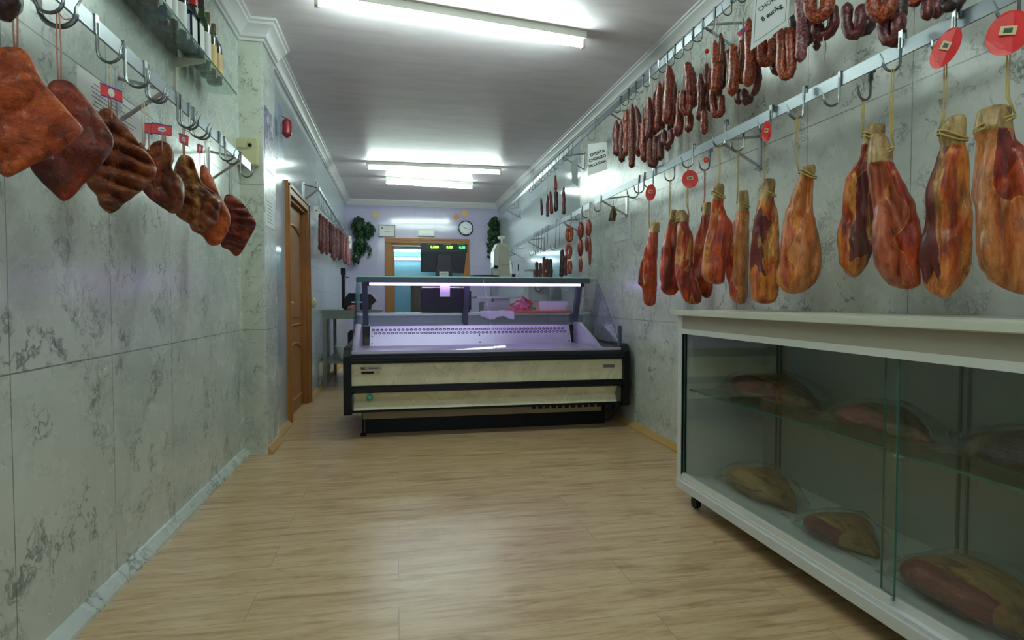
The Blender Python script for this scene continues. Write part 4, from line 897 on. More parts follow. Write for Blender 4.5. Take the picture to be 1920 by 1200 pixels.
# poster on the pillar side
def poster_mat(name, cols, sc):
    t = NT(name); n = t.noise(t.coord((1, 1, 1)), sc, 5, .6, 1.5); t.set(Base_Color=t.ramp(n, cols), Roughness=.15); return t.m
pz = lambda px, py, X: on_x(px, py, X).z
o = MB().box((XP, YP0 + .02, pz(508, 325, XP)), (XP + .003, YP1 - .02, pz(508, 215, XP))).build('poster', poster_mat('poster print', [(.35, srgb(70, 56, 90)), (.5, srgb(130, 128, 160)), (.62, srgb(206, 214, 226))], 7)); tag(o, 'glossy purple and white poster on the side of the marble pillar', 'poster')
z0, z1 = pz(508, 428, XP), pz(508, 372, XP)
o = MB().box((XP, YP0 + .04, z0), (XP + .002, YP1 - .06, z1)).build('notice_sheet', M_PAPER); tag(o, 'white printed sheet low on the side of the marble pillar', 'notice')
m = MB()
for i in range(7): m.box((XP + .002, YP0 + .08, z1 - .04 - i * .022), (XP + .0028, YP1 - .1 - .05 * R.random(), z1 - .036 - i * .022))
m.build('print', M_INKG, o)
z0, z1 = pz(528, 308, XD), pz(528, 205, XD)
o = MB().box((XD, 4.46, z0), (XD + .003, 4.88, z1)).build('poster', poster_mat('poster sky print', [(.35, srgb(110, 140, 170)), (.55, srgb(160, 186, 206)), (.7, srgb(196, 208, 220))], 3)); tag(o, 'pale blue poster above and beside the wooden door', 'poster')
P = on_x(537, 222, XD + .05); Q = on_x(537, 258, XD + .05); t = thing('wall_ornament', 'dark red sausage shaped ornament hanging high by the blue poster', 'ornament', P)
pp = smoothpath([P, (P + Q) / 2 + Vector((.006, 0, 0)), Q], .012); MB().tube(pp, [.035 * min(1, .3 + .35 * min(i, len(pp) - 1 - i)) for i in range(len(pp))], 12).build('body', plain('dark red plastic', srgb(140, 30, 44), .3), t, True)
MB().tube([P, P + Vector((-.04, 0, .02))], .004, 5).build('mount', M_HOOK, t)
# cream box on the pillar face
a = on_y(441, 262, YP0); b = on_y(489, 314, YP0)
t = thing('alarm_box', 'cream plastic box with a round hole on the marble pillar', 'box', ((a.x + b.x) / 2, YP0, b.z))
MB().box((a.x + .01, YP0 - .06, b.z + .0), (b.x - .008, YP0, a.z), bev=.006).build('casing', M_CREAM, t, auto=30)
MB().box((a.x + .01, YP0 - .068, (a.z + b.z) / 2 + .02), (a.x + .08, YP0 - .06, a.z - .006), bev=.003).build('cover', M_CREAM, t)
MB().lathe((b.x - .05, YP0 - .066, a.z - .045), [(.013, 0), (.017, 0), (.017, .008), (.013, .008)], 20, axis='Y', cap=False).build('ring', M_CREAM, t, True, auto=40)
MB().lathe((b.x - .05, YP0 - .062, a.z - .045), [(.0125, 0), (.0125, .003)], 20, axis='Y').build('hole', M_BLACK, t)

# ------------------------------------------------------------------ signs on the right
def hungsheet(pts, X, label, name='price_sign', rot=None):
    """pts: four photo corners, clockwise from top-left"""
    c = on_x(sum(p[0] for p in pts) / 4, sum(p[1] for p in pts) / 4, X); n = Vector((c.x, c.y, 0)).normalized()
    if rot: n = (Matrix.Rotation(rot, 3, 'Z') @ n)
    W = [on_plane(a, b, c, n) for a, b in pts]; vs = W + [w + n * .0012 for w in W]
    o = MB().add(vs, [(0, 1, 2, 3), (7, 6, 5, 4), (0, 4, 5, 1), (1, 5, 6, 2), (2, 6, 7, 3), (3, 7, 4, 0)]).build(name, M_PAPER, loc=c)
    tag(o, label, 'sign'); return o, W, n
o, W, n = hungsheet([(1417, -60), (1486, -72), (1477, 44), (1407, 95)], RX - .17, 'white bordered price card reading chorizo, hanging among the chorizos')
ex = (W[2] - W[3]).normalized(); ey = (W[0] - W[3]).normalized(); ey = (ey - ex * ey.dot(ex)).normalized()
cc = lambda u, v: W[3].lerp(W[2], u).lerp(W[0].lerp(W[1], u), v) - n * .0012
wd = (W[2] - W[3]).length
text('CHORIZO', wd * .15, M_INK, cc(.5, .50), ex, ey, o, 'lettering'); text('8 eur/kg', wd * .16, M_INK, cc(.53, .33), ex, ey, o, 'lettering', bold=.0006)
m = MB(); bp = [cc(.08, .07), cc(.92, .07), cc(.92, .95), cc(.08, .95)]
m.tube(bp + bp[:1], .0007, 4); m.build('printed_border', M_INK, o)
o, W, n = hungsheet([(1102, 270), (1138, 266), (1139, 317), (1102, 330)], RX - .02, 'white offer sheet with curved black lettering on the far upper rail', 'offer_sign')
ex = (W[2] - W[3]).normalized(); ey = (W[0] - W[3]).normalized(); ey = (ey - ex * ey.dot(ex)).normalized(); wd = (W[2] - W[3]).length
for i, (s, k) in enumerate((('OFERTA', .2), ('CHORIZO', .19), ('DE LA CASA', .16))): text(s, wd * k, M_INK, W[3].lerp(W[2], .5).lerp(W[0].lerp(W[1], .5), .66 - i * .18) - n * .0012, ex, ey, o, 'lettering', bold=.0012)
o, W, n = hungsheet([(1071, 303), (1083, 296), (1084, 350), (1072, 341)], RX - .02, 'small grey sheet edge on beside the offer sheet', 'notice_sheet', rot=.0); o.data.materials[0] = plain('grey sheet', srgb(140, 150, 152), .5)
o, W, n = hungsheet([(1276, 172), (1308, 142), (1313, 185), (1280, 205)], RX + .12, 'white paper sheet leaning behind the chorizos with red strings', 'notice_sheet')
o = sheet_x('notice_sheet', 1152, 455, 1183, 408, XR, 'faint white printed sheet on the marble wall near the rail end', 'notice', mat=plain('faint paper', srgb(204, 210, 206), .4), lines=8, s=-1, poly=(1.49, 1.70))
# red and blue tag on chorizo
P = on_x(1393, 58, RX - .12); n = Vector((P.x, P.y, 0)).normalized(); e1 = Vector((n.y, -n.x, 0))
t = thing('sausage_tag', 'crumpled red and blue tag tied to a chorizo beside the price card', 'tag', P)
MB().frame(P, e1 * .8 + Vector((0, 0, .6)), Vector((0, 0, .8)) - e1 * .6, n, .024, .010, .001).build('card', M_RED, t)
MB().frame(P - n * .0018, e1 * .8 + Vector((0, 0, .6)), Vector((0, 0, .8)) - e1 * .6, n, .008, .0102, .0006).build('blue_band', M_BLUE, t)
P = on_x(1325, 96, RX - .09); o = MB().lathe(P, [(.0, -.012), (.009, -.008), (.011, 0), (.009, .008), (.0, .012)], 12).build('lead_seal', M_RED, loc=P, smooth=True); tag(o, 'tiny red seal on the string by the thick orange chorizo', 'seal')
# ------------------------------------------------------------------ glass cabinet
CX0, CX1, CY0, CY1 = 1.357, XR - .004, .10, 2.67
t = thing('display_cabinet', 'low white painted cabinet with sliding glass doors holding packed hams', 'cabinet', (1.6, 1.4, 0))
MB().box((CX0 - .022, CY0 - .02, .926), (CX1, CY1 + .045, .952), bev=.003).build('top', plain('ivory laminate', srgb(206, 206, 190), .35), t)
MB().box((CX0 + .006, CY0 + .034, .862), (CX0 + .03, CY1 - .034, .926)).build('fascia', plain('beige with overhang shade', srgb(166, 160, 142), .45), t)  # beige darkened to carry the shade under the top's overhang
MB().box((CX0, CY0 + .034, .838), (CX0 + .034, CY1 - .034, .862)).build('upper_door_track', M_WHITE, t)
MB().box((CX0, CY1 - .034, .08), (CX1, CY1, .926)).build('side_panel', M_WHITE, t)
MB().box((CX0, CY0, .08), (CX1, CY0 + .034, .926)).build('side_panel', M_WHITE, t)
MB().box((CX1 - .012, CY0 + .034, .08), (CX1, CY1 - .034, .926)).build('back_panel', plain('cabinet back', srgb(176, 178, 168), .5), t)
MB().box((CX0 + .03, CY0 + .034, .08), (CX1 - .012, CY1 - .034, .145)).build('bottom_panel', plain('cabinet inside', srgb(206, 210, 206), .3), t)
scuff = NT('scuffed white paint'); n_ = scuff.noise(scuff.coord((4, 1, 6)), 9, 6, .75)
scuff.set(Base_Color=scuff.mix(scuff.n('ShaderNodeMapRange', {0: n_, 1: .66, 2: .7}).outputs[0], srgb(206, 208, 206), srgb(70, 64, 58)), Roughness=.4)
MB().box((CX0 - .004, CY0, .08), (CX0 + .03, CY1, .118)).box((CX0 + .004, CY0, .118), (CX0 + .03, CY1 - .034, .132)).build('plinth', scuff.m, t)
MB().box((CX0 + .008, 1.40, .132), (CX0 + .028, CY1 - .034, .158)).box((CX0 + .024, CY0, .132), (CX0 + .04, 1.44, .158)).build('door_track', M_WHITE, t)
for y in (CY1 - .036, CY0 + .03): MB().box((CX0 + .004, y - .004, .15), (CX0 + .012, y + .004, .84)).box((CX0 + .02, y - .004, .15), (CX0 + .028, y + .004, .84)).build('door_channel', M_BLACK, t)
def gdoor(x, y0, y1):
    o = MB().box((x, y0, .15), (x + .005, y1, .845)).build('glass_door', M_GLASSD, t)
    for y in (y0, y1): MB().box((x - .0003, y - .001, .15), (x + .0053, y + .001, .845)).build('glass_edge', M_GREENGLASS, o)
gdoor(CX0 + .014, 1.392, CY1 - .04); gdoor(CX0 + .028, CY0 + .04, 1.452)
sh = MB().box((CX0 + .045, CY0 + .036, .560), (CX1 - .014, CY1 - .036, .567)).build('glass_shelf_board', M_GLASSS, t)
MB().box((CX0 + .0435, CY0 + .036, .5595), (CX0 + .045, CY1 - .036, .5675)).build('glass_edge', M_GREENGLASS, sh)
for y in (2.56, 1.42, .3): MB().box((CX0 + .04, y - .008, .552), (CX0 + .06, y + .008, .5595)).build('shelf_clip', M_WHITE, t)
for px in (1465, 1820):
    y = on_x(px, 700, CX1 - .014).y
    for k in (0, .03): MB().box((CX1 - .02, y + k - .004, .15), (CX1 - .012, y + k + .004, .9)).build('shelf_standard', plain('dull standard', srgb(120, 126, 120), .5), t)
for y in (CY1 - .1, .3):
    for x in (CX0 + .05, CX1 - .06):
        MB().lathe((x - .012, y, .028), [(.0, 0), (.027, 0), (.027, .024), (.0, .024)], 18, axis='X').box((x - .015, y - .015, .045), (x + .015, y + .015, .08)).build('caster', M_BLACK, t)
# knot hole marks on the top
o = None
PK_SKIN = meat('packed ham skin', [(.3, srgb(110, 82, 44)), (.5, srgb(160, 122, 66)), (.7, srgb(184, 150, 92))], (1, .5, 1), 8, .35, fat=srgb(196, 110, 60))
PK_DARK = meat('packed ham dark', [(.3, srgb(50, 34, 28)), (.5, srgb(86, 58, 42)), (.7, srgb(120, 92, 56))], (1, .5, 1), 8, .35, fat=srgb(150, 120, 70))
PK_CUT = meat('packed ham cut face', [(.35, srgb(96, 34, 34)), (.5, srgb(140, 62, 56)), (.65, srgb(176, 104, 90))], (1, .35, 1), 9, .3, fat=srgb(214, 186, 150), fatcut=(.6, .66))
def packed(label, y0, y1, z, xc, w, h, skin, cutface, seed, tail=.1, tilt=0.0):
    """ham lying along Y from y0 (far) to y1 (near)"""
    root = thing('packed_ham', label, 'ham', (xc, (y0 + y1) / 2, z)); NR, NS = 34, 28; mb = MB()
    for i in range(NR):
        s = i / (NR - 1); y = y0 + (y1 - y0) * s
        prof = (math.sin(PI * min(1, s * 1.02 + .02)) ** .5) * (1 - .42 * s ** 2) if s < .99 else .12
        prof = max(prof, .1); hw = w / 2 * prof; hh = h * max(.12, math.sin(PI * (s * .96 + .03)) ** .6) * (1 - .35 * s)
        for j in range(NS):
            q = 2 * PI * j / NS; ca, sa = math.cos(q), math.sin(q)
            zz = hh * .5 * (1 + math.copysign(abs(sa) ** .75, sa)); x = hw * math.copysign(abs(ca) ** .8, ca)
            nz = noise.noise(Vector((x * 14 + seed, y * 9, zz * 14))) * .012
            mb.v.append(Vector((xc + x + ca * nz + tilt * (y - (y0 + y1) / 2), y, z + .003 + max(0, zz + (sa * nz if sa > 0 else 0)))))
    for i in range(NR - 1):
        for j in range(NS):
            mb.f.append((i * NS + j, i * NS + (j + 1) % NS, (i + 1) * NS + (j + 1) % NS, (i + 1) * NS + j)); q = 2 * PI * (j + .5) / NS
            mb.mi.append(1 if cutface and math.cos(q) < -.25 and math.sin(q) > -.55 + noise.noise(Vector((i * .25, seed, 0))) * .3 and math.sin(q) < .75 and .06 < i / NR < .7 else 0)
    mb.f += [tuple(range(NS)), tuple((NR - 1) * NS + j for j in range(NS))]; mb.mi += [0, 0]
    mb.build('meat', [skin, PK_CUT], root, True)
    # vacuum pouch: puckered film with flat ends
    mb = MB(); NR = 26; ya, yb = y0 + tail * (1 if y0 > y1 else -1), y1 - tail * (1 if y0 > y1 else -1)
    for i in range(NR):
        s = i / (NR - 1); y = ya + (yb - ya) * s; s2 = (y - y0) / (y1 - y0)
        b = math.sin(PI * min(1, max(0, s2))) ** .5 if 0 < s2 < 1 else 0
        hw = max(w / 2 * (.62 + .42 * b) * (1 - .25 * s), .05); hh = max(h * 1.05 * b * (1 - .32 * s2 if s2 > 0 else 1), .003) + .006
        for j in range(NS):
            q = 2 * PI * j / NS; ca, sa = math.cos(q), math.sin(q); nz = noise.noise(Vector((ca * 3 + seed, y * 22, sa * 3))) * .010
            mb.v.append(Vector((xc + (hw + .008 + nz) * math.copysign(abs(ca) ** .8, ca) + tilt * (y - (y0 + y1) / 2), y, z + .0015 + max(0, (hh * .5 * (1 + math.copysign(abs(sa) ** .7, sa)) + (nz + .006 if sa > 0 else 0))))))
    for i in range(NR - 1):
        for j in range(NS): mb.f.append((i * NS + j, i * NS + (j + 1) % NS, (i + 1) * NS + (j + 1) % NS, (i + 1) * NS + j)); mb.mi.append(0)
    mb.build('plastic_wrap', M_PLASTIC, root, True)
SHZ, BOZ = .5685, .1465
packed('packed ham with pink cut face on the glass shelf, furthest from the viewer', 2.54, 1.98, SHZ, 1.60, .25, .125, PK_SKIN, True, 3, .05)
packed('wrapped pale pink ham in the middle of the glass shelf, behind both panes', 1.82, 1.47, SHZ, 1.57, .22, .10, PK_SKIN, True, 8, .05)
packed('dark wrapped ham with shiny film, nearest on the glass shelf', 1.36, .86, SHZ, 1.57, .22, .12, PK_DARK, False, 13, .06)
packed('second dark packed ham at the near end of the glass shelf', .74, .26, SHZ, 1.60, .22, .12, PK_DARK, True, 17, .05)
packed('tan wrapped ham on the cabinet floor, in the far corner', 2.50, 2.06, BOZ, 1.56, .23, .13, PK_SKIN, False, 22, .05)
packed('flat wrapped ham with dark cut face and white label, second on cabinet floor', 1.94, 1.64, BOZ, 1.55, .24, .095, PK_SKIN, True, 27, .04)
packed('largest packed ham on the cabinet floor, half cut and half golden skin', 1.52, 1.08, BOZ, 1.56, .26, .14, PK_SKIN, True, 31, .05)
packed('dark wrapped ham at the bottom corner of the photo', .94, .5, BOZ, 1.53, .22, .12, PK_DARK, False, 37, .03)

# ------------------------------------------------------------------ refrigerated counter
FY = 4.31; KX0, KX1 = -.375, 1.775; BY = 5.45
CMARB = NT('cream marbled laminate'); cc_ = CMARB.coord(); n1 = CMARB.noise(cc_, 5, 6, .6, 1.2)
v1 = CMARB.n('ShaderNodeClamp', {0: CMARB.math('SUBTRACT', 1, CMARB.math('MULTIPLY', CMARB.math('ABSOLUTE', CMARB.math('SUBTRACT', n1, .5)), 60))}).outputs[0]
CMARB.set(Base_Color=CMARB.mix(CMARB.math('MULTIPLY', v1, .4), CMARB.mix(CMARB.n('ShaderNodeMapRange', {0: n1, 1: .35, 2: .7}).outputs[0], srgb(222, 214, 182), srgb(204, 196, 160)), srgb(150, 138, 112)), Roughness=.3)
ct = thing('refrigerated_counter', 'butcher display counter with slanted glass, cream marbled front and black trim', 'display counter', (.7, 4.9, 0))
def cap_poly(y0=FY - .03):
    return [(y0, .20), (y0 + .02, .18), (BY, .18), (BY, .66), (y0 + .07, .66), (y0 + .03, .645), (y0, .60)]
for nm, a, b in (('end_cap', KX0, KX0 + .055), ('end_cap', KX1 - .055, KX1)): MB().prism(cap_poly(), 0, a, b).build(nm, M_BLACK, ct)
xa, xb = KX0 + .055, KX1 - .055
MB().prism([(FY - .012, .545), (FY - .03, .555), (FY - .034, .575), (FY - .03, .596), (FY - .012, .610), (FY + .05, .615), (FY + .05, .545)], 0, xa, xb).build('bumper', M_BLACK, ct, auto=40)
m = MB()
for z in (.565, .585): m.box((xa, FY - .0365, z), (xb, FY - .033, z + .006))
m.build('bumper_ridge', M_SLATE, ct)
MB().box((xa, FY, .385), (xb, FY + .03, .545)).build('upper_front_panel', CMARB.m, ct)
MB().prism([(FY - .012, .335), (FY - .024, .345), (FY - .024, .378), (FY - .012, .388), (FY + .05, .388), (FY + .05, .335)], 0, xa, xb).build('middle_strip', M_BLACKG, ct)
MB().prism([(FY - .004, .335), (FY + .048, .27), (FY + .034, .262), (FY + .002, .212), (FY + .06, .212), (FY + .07, .335)], 0, xa + .012, xb - .04).build('lower_front_panel', CMARB.m, ct)
for a_, b_ in ((xb - .04, xb), (xa, xa + .012)): MB().box((a_, FY + .02, .212), (b_, FY + .05, .335)).build('panel_end', plain('grey panel end', srgb(110, 106, 98), .5), ct)
MB().box((xa, FY - .004, .195), (xb, FY + .06, .212)).build('lower_strip', M_BLACK, ct)
MB().box((xa, FY + .06, .19), (xb, BY - .03, .385)).build('carcass', M_SLATE, ct)
g = MB().box((xa + .07, FY + .10, .125), (xb - .13, FY + .14, .195)).build('grille_panel', plain('beige metal', srgb(150, 136, 104), .5), ct)
m = MB()
for i in range(11): m.box((1.02 + i * .053, FY + .098, .158), (1.055 + i * .053, FY + .1005, .178))
m.build('vent_slot', M_BLACK, g)
MB().box((xa + .08, FY + .19, .0), (xb - .07, BY - .1, .19)).build('base', M_BLACK, ct)
MB().lathe((xa + .07, FY + .12, 0), [(.02, 0), (.02, .02), (.008, .025), (.008, .19)], 12).build('foot', M_BLACK, ct)
# badges and stickers
b = MB().box((xa + .06, FY - .004, .500), (xa + .205, FY, .525)).build('brand_plate', plain('silver plate', srgb(168, 158, 140), .3, .4), ct)
MB().box((xa + .065, FY - .0048, .505), (xa + .095, FY - .004, .521)).build('plate_mark', plain('red mark', srgb(140, 40, 30), .4), b)
m = MB().box((xa + .12, FY - .0048, .508), (xa + .185, FY - .004, .517)); m.build('plate_mark', M_INKG, b)
b = MB().box((xa + .062, FY - .004, .468), (xa + .198, FY, .494)).build('brand_plate', plain('pale plate', srgb(196, 182, 130), .3), ct)
MB().box((xa + .068, FY - .0048, .473), (xa + .155, FY - .004, .490)).build('plate_mark', M_BLACK, b)
b = MB().box((xb - .155, FY - .004, .478), (xb - .06, FY, .505)).build('brand_plate', plain('grey plate', srgb(140, 138, 124), .3, .4), ct)
MB().box((xb - .148, FY - .0048, .483), (xb - .067, FY - .004, .500)).build('plate_mark', plain('dull print', srgb(104, 100, 92), .5), b)
b = MB().lathe((xa + .125, FY - .006, .303), [(0, 0), (.023, 0), (.023, .012), (0, .012)], 24, axis='Y').build('round_sticker', plain('green sticker', srgb(36, 150, 120), .4), ct)
MB().add([(xa + .113, FY - .0066, .312), (xa + .118, FY - .0066, .312), (xa + .125, FY - .0066, .298), (xa + .133, FY - .0066, .312), (xa + .137, FY - .0066, .312), (xa + .127, FY - .0066, .292), (xa + .123, FY - .0066, .292)], [tuple(range(7))]).build('sticker_tick', plain('pale tick', srgb(150, 214, 190), .4), b)
# deck
MB().box((xa, FY + .02, .385), (xb, FY + .05, .632)).box((xa, FY + .03, .385), (xb, FY + .08, .625)).build('front_sill', M_DECK, ct)
MB().box((xa, FY + .08, .585), (xb, 5.22, .61)).build('deck_floor', M_DECK, ct)
pnl = MB().prism([(5.13, .61), (5.15, .61), (5.24, .775), (5.22, .775)], 0, xa + .09, xb - .16).build('back_panel', M_DECK, ct)
m = MB(); sl = (5.22 - 5.13) / (.775 - .61); x = xa + .12; k = 0
while x < xb - .2:
    for r_ in range(2):
        z = .742 - r_ * .028; xx = x + (.018 if r_ else 0); y = 5.13 + (z - .61) * sl - .0012
        m.tube([(xx + .012 * math.cos(q), y + .010 * math.sin(q) * sl * .55, z + .008 * math.sin(q)) for q in [i * PI / 3 for i in range(7)]], .0032, 4)
    x += .036
m.build('perforation', plain('perforation rim', srgb(30, 22, 44), .5), pnl)
for x in (xa + .11, .72, xb - .18): 
    for z in (.63, .69): MB().lathe((x, 5.13 + (z - .61) * sl - .004, z), [(.0, 0), (.006, 0), (.006, .006), (0, .006)], 10, axis='Y').build('screw', M_BLACK, pnl)
MB().prism([(4.5, .61), (5.2, .61), (5.22, .80), (5.05, .80), (4.62, .66)], 0, xa, xa + .03).prism([(4.5, .61), (5.2, .61), (5.22, .80), (5.05, .80), (4.62, .66)], 0, xb - .12, xb - .09).build('side_liner', M_DECK, ct)
MB().box((xa, 5.22, .775), (xb, 5.30, .795)).box((xa, 5.28, .795), (xb, 5.30, .865)).build('rear_ledge', plain('dull steel', (.30, .31, .34, 1), .35, .9), ct)
MB().box((xa, 5.25, .865), (xb, BY + .12, .885), bev=.004).build('worktop', M_STEEL, ct)
MB().box((xa, BY - .03, .385), (xb, BY, .865)).build('rear_panel', M_SLATE, ct)
# canopy, lamp, posts
TY0, TY1, TZ = 4.93, 5.32, 1.192
MB().box((xa - .005, TY0, TZ - .045), (xb - .05, TY0 + .03, TZ), bev=.006).box((xa - .005, TY0 + .03, TZ - .02), (xb - .05, TY1, TZ - .004)).build('canopy', M_SLATE and plain('grey green canopy', srgb(84, 104, 104), .35, .3), ct)
MB().box((xa - .008, TY0 - .004, TZ), (xb - .02, TY1 + .06, TZ + .006)).build('top_glass', M_GLASSD, ct)
MB().box((xa - .008, TY0 - .0055, TZ - .001), (xb - .02, TY0 - .004, TZ + .007)).build('top_glass_edge', plain('bright glass edge', srgb(180, 220, 214), .1), ct)
MB().tube([(xa + .10, TY0 + .05, TZ - .058), (xb - .13, TY0 + .05, TZ - .058)], .010, 10).build('lamp_tube', M_TUBE_P, ct, True)
for x in (xa + .085, xb - .115): MB().box((x - .015, TY0 + .03, TZ - .075), (x + .015, TY0 + .07, TZ - .04)).build('lamp_socket', M_SLATE, ct)
for x in (xa + .055, .60, xb - .10):
    MB().prism([(5.28, 1.15), (5.32, 1.15), (5.27, .80), (5.22, .80)] if 0 else [(TY0 + .12, TZ - .02), (TY0 + .19, TZ - .02), (5.27, .78), (5.22, .78)], 0, x - .022, x + .022).build('post', plain('grey post', srgb(74, 78, 96), .4, .2), ct)
# slanted front glass in two panes and the end glasses
prof = [(TY0 - .004, TZ), (4.80, 1.09), (4.66, .97), (4.54, .85), (4.43, .73), (4.35, .628)]
def slant(x0, x1):
    m = MB(); n = len(prof); vs = [(x, y, z) for x in (x0, x1) for y, z in prof]
    return m.add(vs + [(a, b + .006, c) for a, b, c in vs], [(i, i + 1, n + i + 1, n + i) for i in range(n - 1)] + [(2 * n + i, 3 * n + i, 3 * n + i + 1, 2 * n + i + 1) for i in range(n - 1)])
XM = .715
for a, b in ((xa + .008, XM - .002), (XM + .002, xb - .012)):
    o = slant(a, b).build('front_glass', M_GLASS, ct, True)
for x in (xa + .001, xb - .006):
    pts = [(y + .002, z) for y, z in prof] + [(5.2, .655), (5.25, .80), (5.25, 1.15), (5.25, TZ)]
    o = MB().prism(pts, 0, x, x + .006).build('end_glass', M_GLASS, ct)
    MB().tube([(x + .003, y - .002, z) for y, z in prof], .0022, 5).build('glass_edge', plain('dark glass rim', srgb(60, 70, 90), .15), o)
MB().tube([(XM, y - .003, z) for y, z in prof], .0016, 5).build('glass_seam', plain('pale glass seam', srgb(190, 200, 214), .15), ct)
MB().box((xb - .014, FY + .03, .64), (xb + .01, FY + .07, .80), bev=.004).build('corner_post', plain('grey corner post', srgb(70, 84, 100), .4), ct)
MB().tube(smoothpath([(xb - .06, FY + .05, .2), (xb - .05, FY + .0, .13), (xb - .1, FY + .1, .04), (xb - .2, FY + .25, .012)], .02), .004, 6).build('power_cord', M_BLACK, ct, True)
# things on and in the counter
zt = .8862
o = MB().box((.98, 5.27, zt), (1.60, 5.52, zt + .018), bev=.003).build('cutting_board', plain('orange board', srgb(232, 110, 70), .45)); tag(o, 'orange cutting board on the worktop behind the counter glass', 'cutting board')
P = Vector((1.13, 5.38, zt + .018)); m = MB(); NS, NR = 24, 12
for i in range(NR):
    s = i / (NR - 1); r = math.cos(s * PI / 2) ** .6
    for j in range(NS):
        q = 2 * PI * j / NS; v = Vector((math.cos(q) * .115 * r, math.sin(q) * .07 * r, .10 * math.sin(s * PI / 2) * (1 + .3 * math.cos(q))))
        m.v.append(P + v * (1 + .35 * noise.noise(v * 22 + Vector((5, 0, 0)))) + Vector((0, 0, .0)))
for i in range(NR - 1):
    for j in range(NS): m.f.append((i * NS + j, i * NS + (j + 1) % NS, (i + 1) * NS + (j + 1) % NS, (i + 1) * NS + j)); m.mi.append(0)
FRESH = meat('fresh meat', [(.3, srgb(170, 40, 60)), (.48, srgb(214, 90, 110)), (.6, srgb(236, 170, 180))], (1, 1, 1), 10, .3, fat=srgb(250, 210, 216), fatcut=(.58, .62))
o = m.build('raw_meat', FRESH, loc=P, smooth=True); tag(o, 'pink piece of raw meat on the orange cutting board', 'meat')
t = thing('meat_tray', 'white rectangular tray on the orange board beside the raw meat', 'tray', (1.43, 5.38, zt + .018))
m = MB(); x0, x1, y0, y1 = 1.29, 1.575, 5.29, 5.49
z = zt + .018; rings = [(0, .02, z), (0, 0, z + .085), (-.006, -.006, z + .09), (.004, .004, z + .085), (.012, .03, z + .006)]
vs = []
for off, off2, zz in rings:
    o_ = max(off, off2) if zz < z + .02 else off
    vs += [(x0 + o_, y0 + o_, zz), (x1 - o_, y0 + o_, zz), (x1 - o_, y1 - o_, zz), (x0 + o_, y1 - o_, zz)]
m.add(vs, [(i * 4 + j, i * 4 + (j + 1) % 4, i * 4 + 4 + (j + 1) % 4, i * 4 + 4 + j) for i in range(4) for j in range(4)] + [(0, 1, 2, 3), (16, 17, 18, 19)]).build('body', M_PAPER, t)
m = MB(); NX, NY = 26, 12
for i in range(NX):
    for j in range(NY):
        u, v = i / (NX - 1), j / (NY - 1); x = .735 + u * .31; y = 5.24 + v * .20
        zz = zt + .006 + .012 * abs(noise.noise(Vector((u * 5, v * 3, 2)))) + .006; 
        if y < 5.247 + .0: zz -= 0
        m.v.append(Vector((x + .012 * noise.noise(Vector((v * 4, 1, 0))), y, zz)))
for i in range(NX):
    x = .735 + i / (NX - 1) * .31; 
for i in range(NX - 1):
    for j in range(NY - 1): m.f.append((i * NY + j, (i + 1) * NY + j, (i + 1) * NY + j + 1, i * NY + j + 1)); m.mi.append(0)
b0 = len(m.v)
for i in range(NX):
    u = i / (NX - 1); x = .735 + u * .31
    m.v.append(m.v[i * NY] + Vector((0, -.006, -.012))); m.v.append(m.v[i * NY] + Vector((.004, -.004, -.045 - .028 * math.sin(u * 5) ** 2)))
for i in range(NX - 1):
    m.f += [(i * NY, (i + 1) * NY, b0 + 2 * (i + 1), b0 + 2 * i), (b0 + 2 * i, b0 + 2 * (i + 1), b0 + 2 * (i + 1) + 1, b0 + 2 * i + 1)]; m.mi += [0, 0]
o = m.build('wrapping_paper', M_PAPER, loc=(.89, 5.3, zt), smooth=True); tag(o, 'crumpled white wrapping paper draped over the worktop edge behind the glass', 'paper')
o = MB().box((.36, TY0 - .0, 1.03), (.445, TY0 + .001, 1.135)).build('paper_note', M_PAPER); o.location.y += .09; tag(o, 'white note hanging under the canopy inside the counter glass', 'note')
# dark tray on canopy
t = thing('dark_tray', 'dark oval tray lying on top of the counter canopy', 'tray', (.76, 5.12, TZ + .006))
MB().lathe((.76, 5.1, TZ + .006), [(.09, 0), (.12, .006), (.135, .018), (.128, .018), (.112, .009), (.0, .006)], 30).build('body', plain('dark violet plastic', srgb(34, 28, 48), .25), t, True, auto=40)
# scale behind the counter
sx, sy = .44, 5.45
t = thing('retail_scale', 'black weighing scale with green digits standing behind the counter', 'scale', (sx, sy, zt))
MB().box((sx - .23, sy - .11, zt + .01), (sx + .23, sy + .16, zt + .215), bev=.015).build('base', M_SLATE, t, auto=30)
MB().box((sx - .22, sy - .12, zt + .225), (sx + .22, sy + .16, zt + .236), bev=.004).build('weighing_plate', M_STEEL, t)
for x in (-.1, .1): MB().lathe((sx + x, sy, zt + .212), [(.012, 0), (.012, .014)], 10).build('plate_support', M_BLACK, t)
ys = sy + .22
MB().prism([(sx - .085, zt + .01), (sx + .085, zt + .01), (sx + .07, 1.42), (sx - .07, 1.42)], 1, ys - .03, ys + .04).build('column', plain('dark plum plastic', srgb(36, 30, 46), .35), t)
MB().prism([(sx - .082, 1.20), (sx + .082, 1.20), (sx + .075, 1.30), (sx + .06, 1.43), (sx - .055, 1.43), (sx - .07, 1.30)], 1, ys - .088, ys - .05).build('stalk', plain('dark plum plastic', srgb(36, 30, 46), .35), t)
hd = MB().prism([(sx - .215, 1.27), (sx + .195, 1.26), (sx + .215, 1.45), (sx - .215, 1.45)], 1, ys - .05, ys + .0).build('printer_head', M_SLATE, t)
hd = MB().box((sx - .215, ys - .06, 1.45), (sx + .225, ys + .03, 1.54), bev=.006).build('display_head', plain('dark green plastic', srgb(14, 32, 26), .25), t)
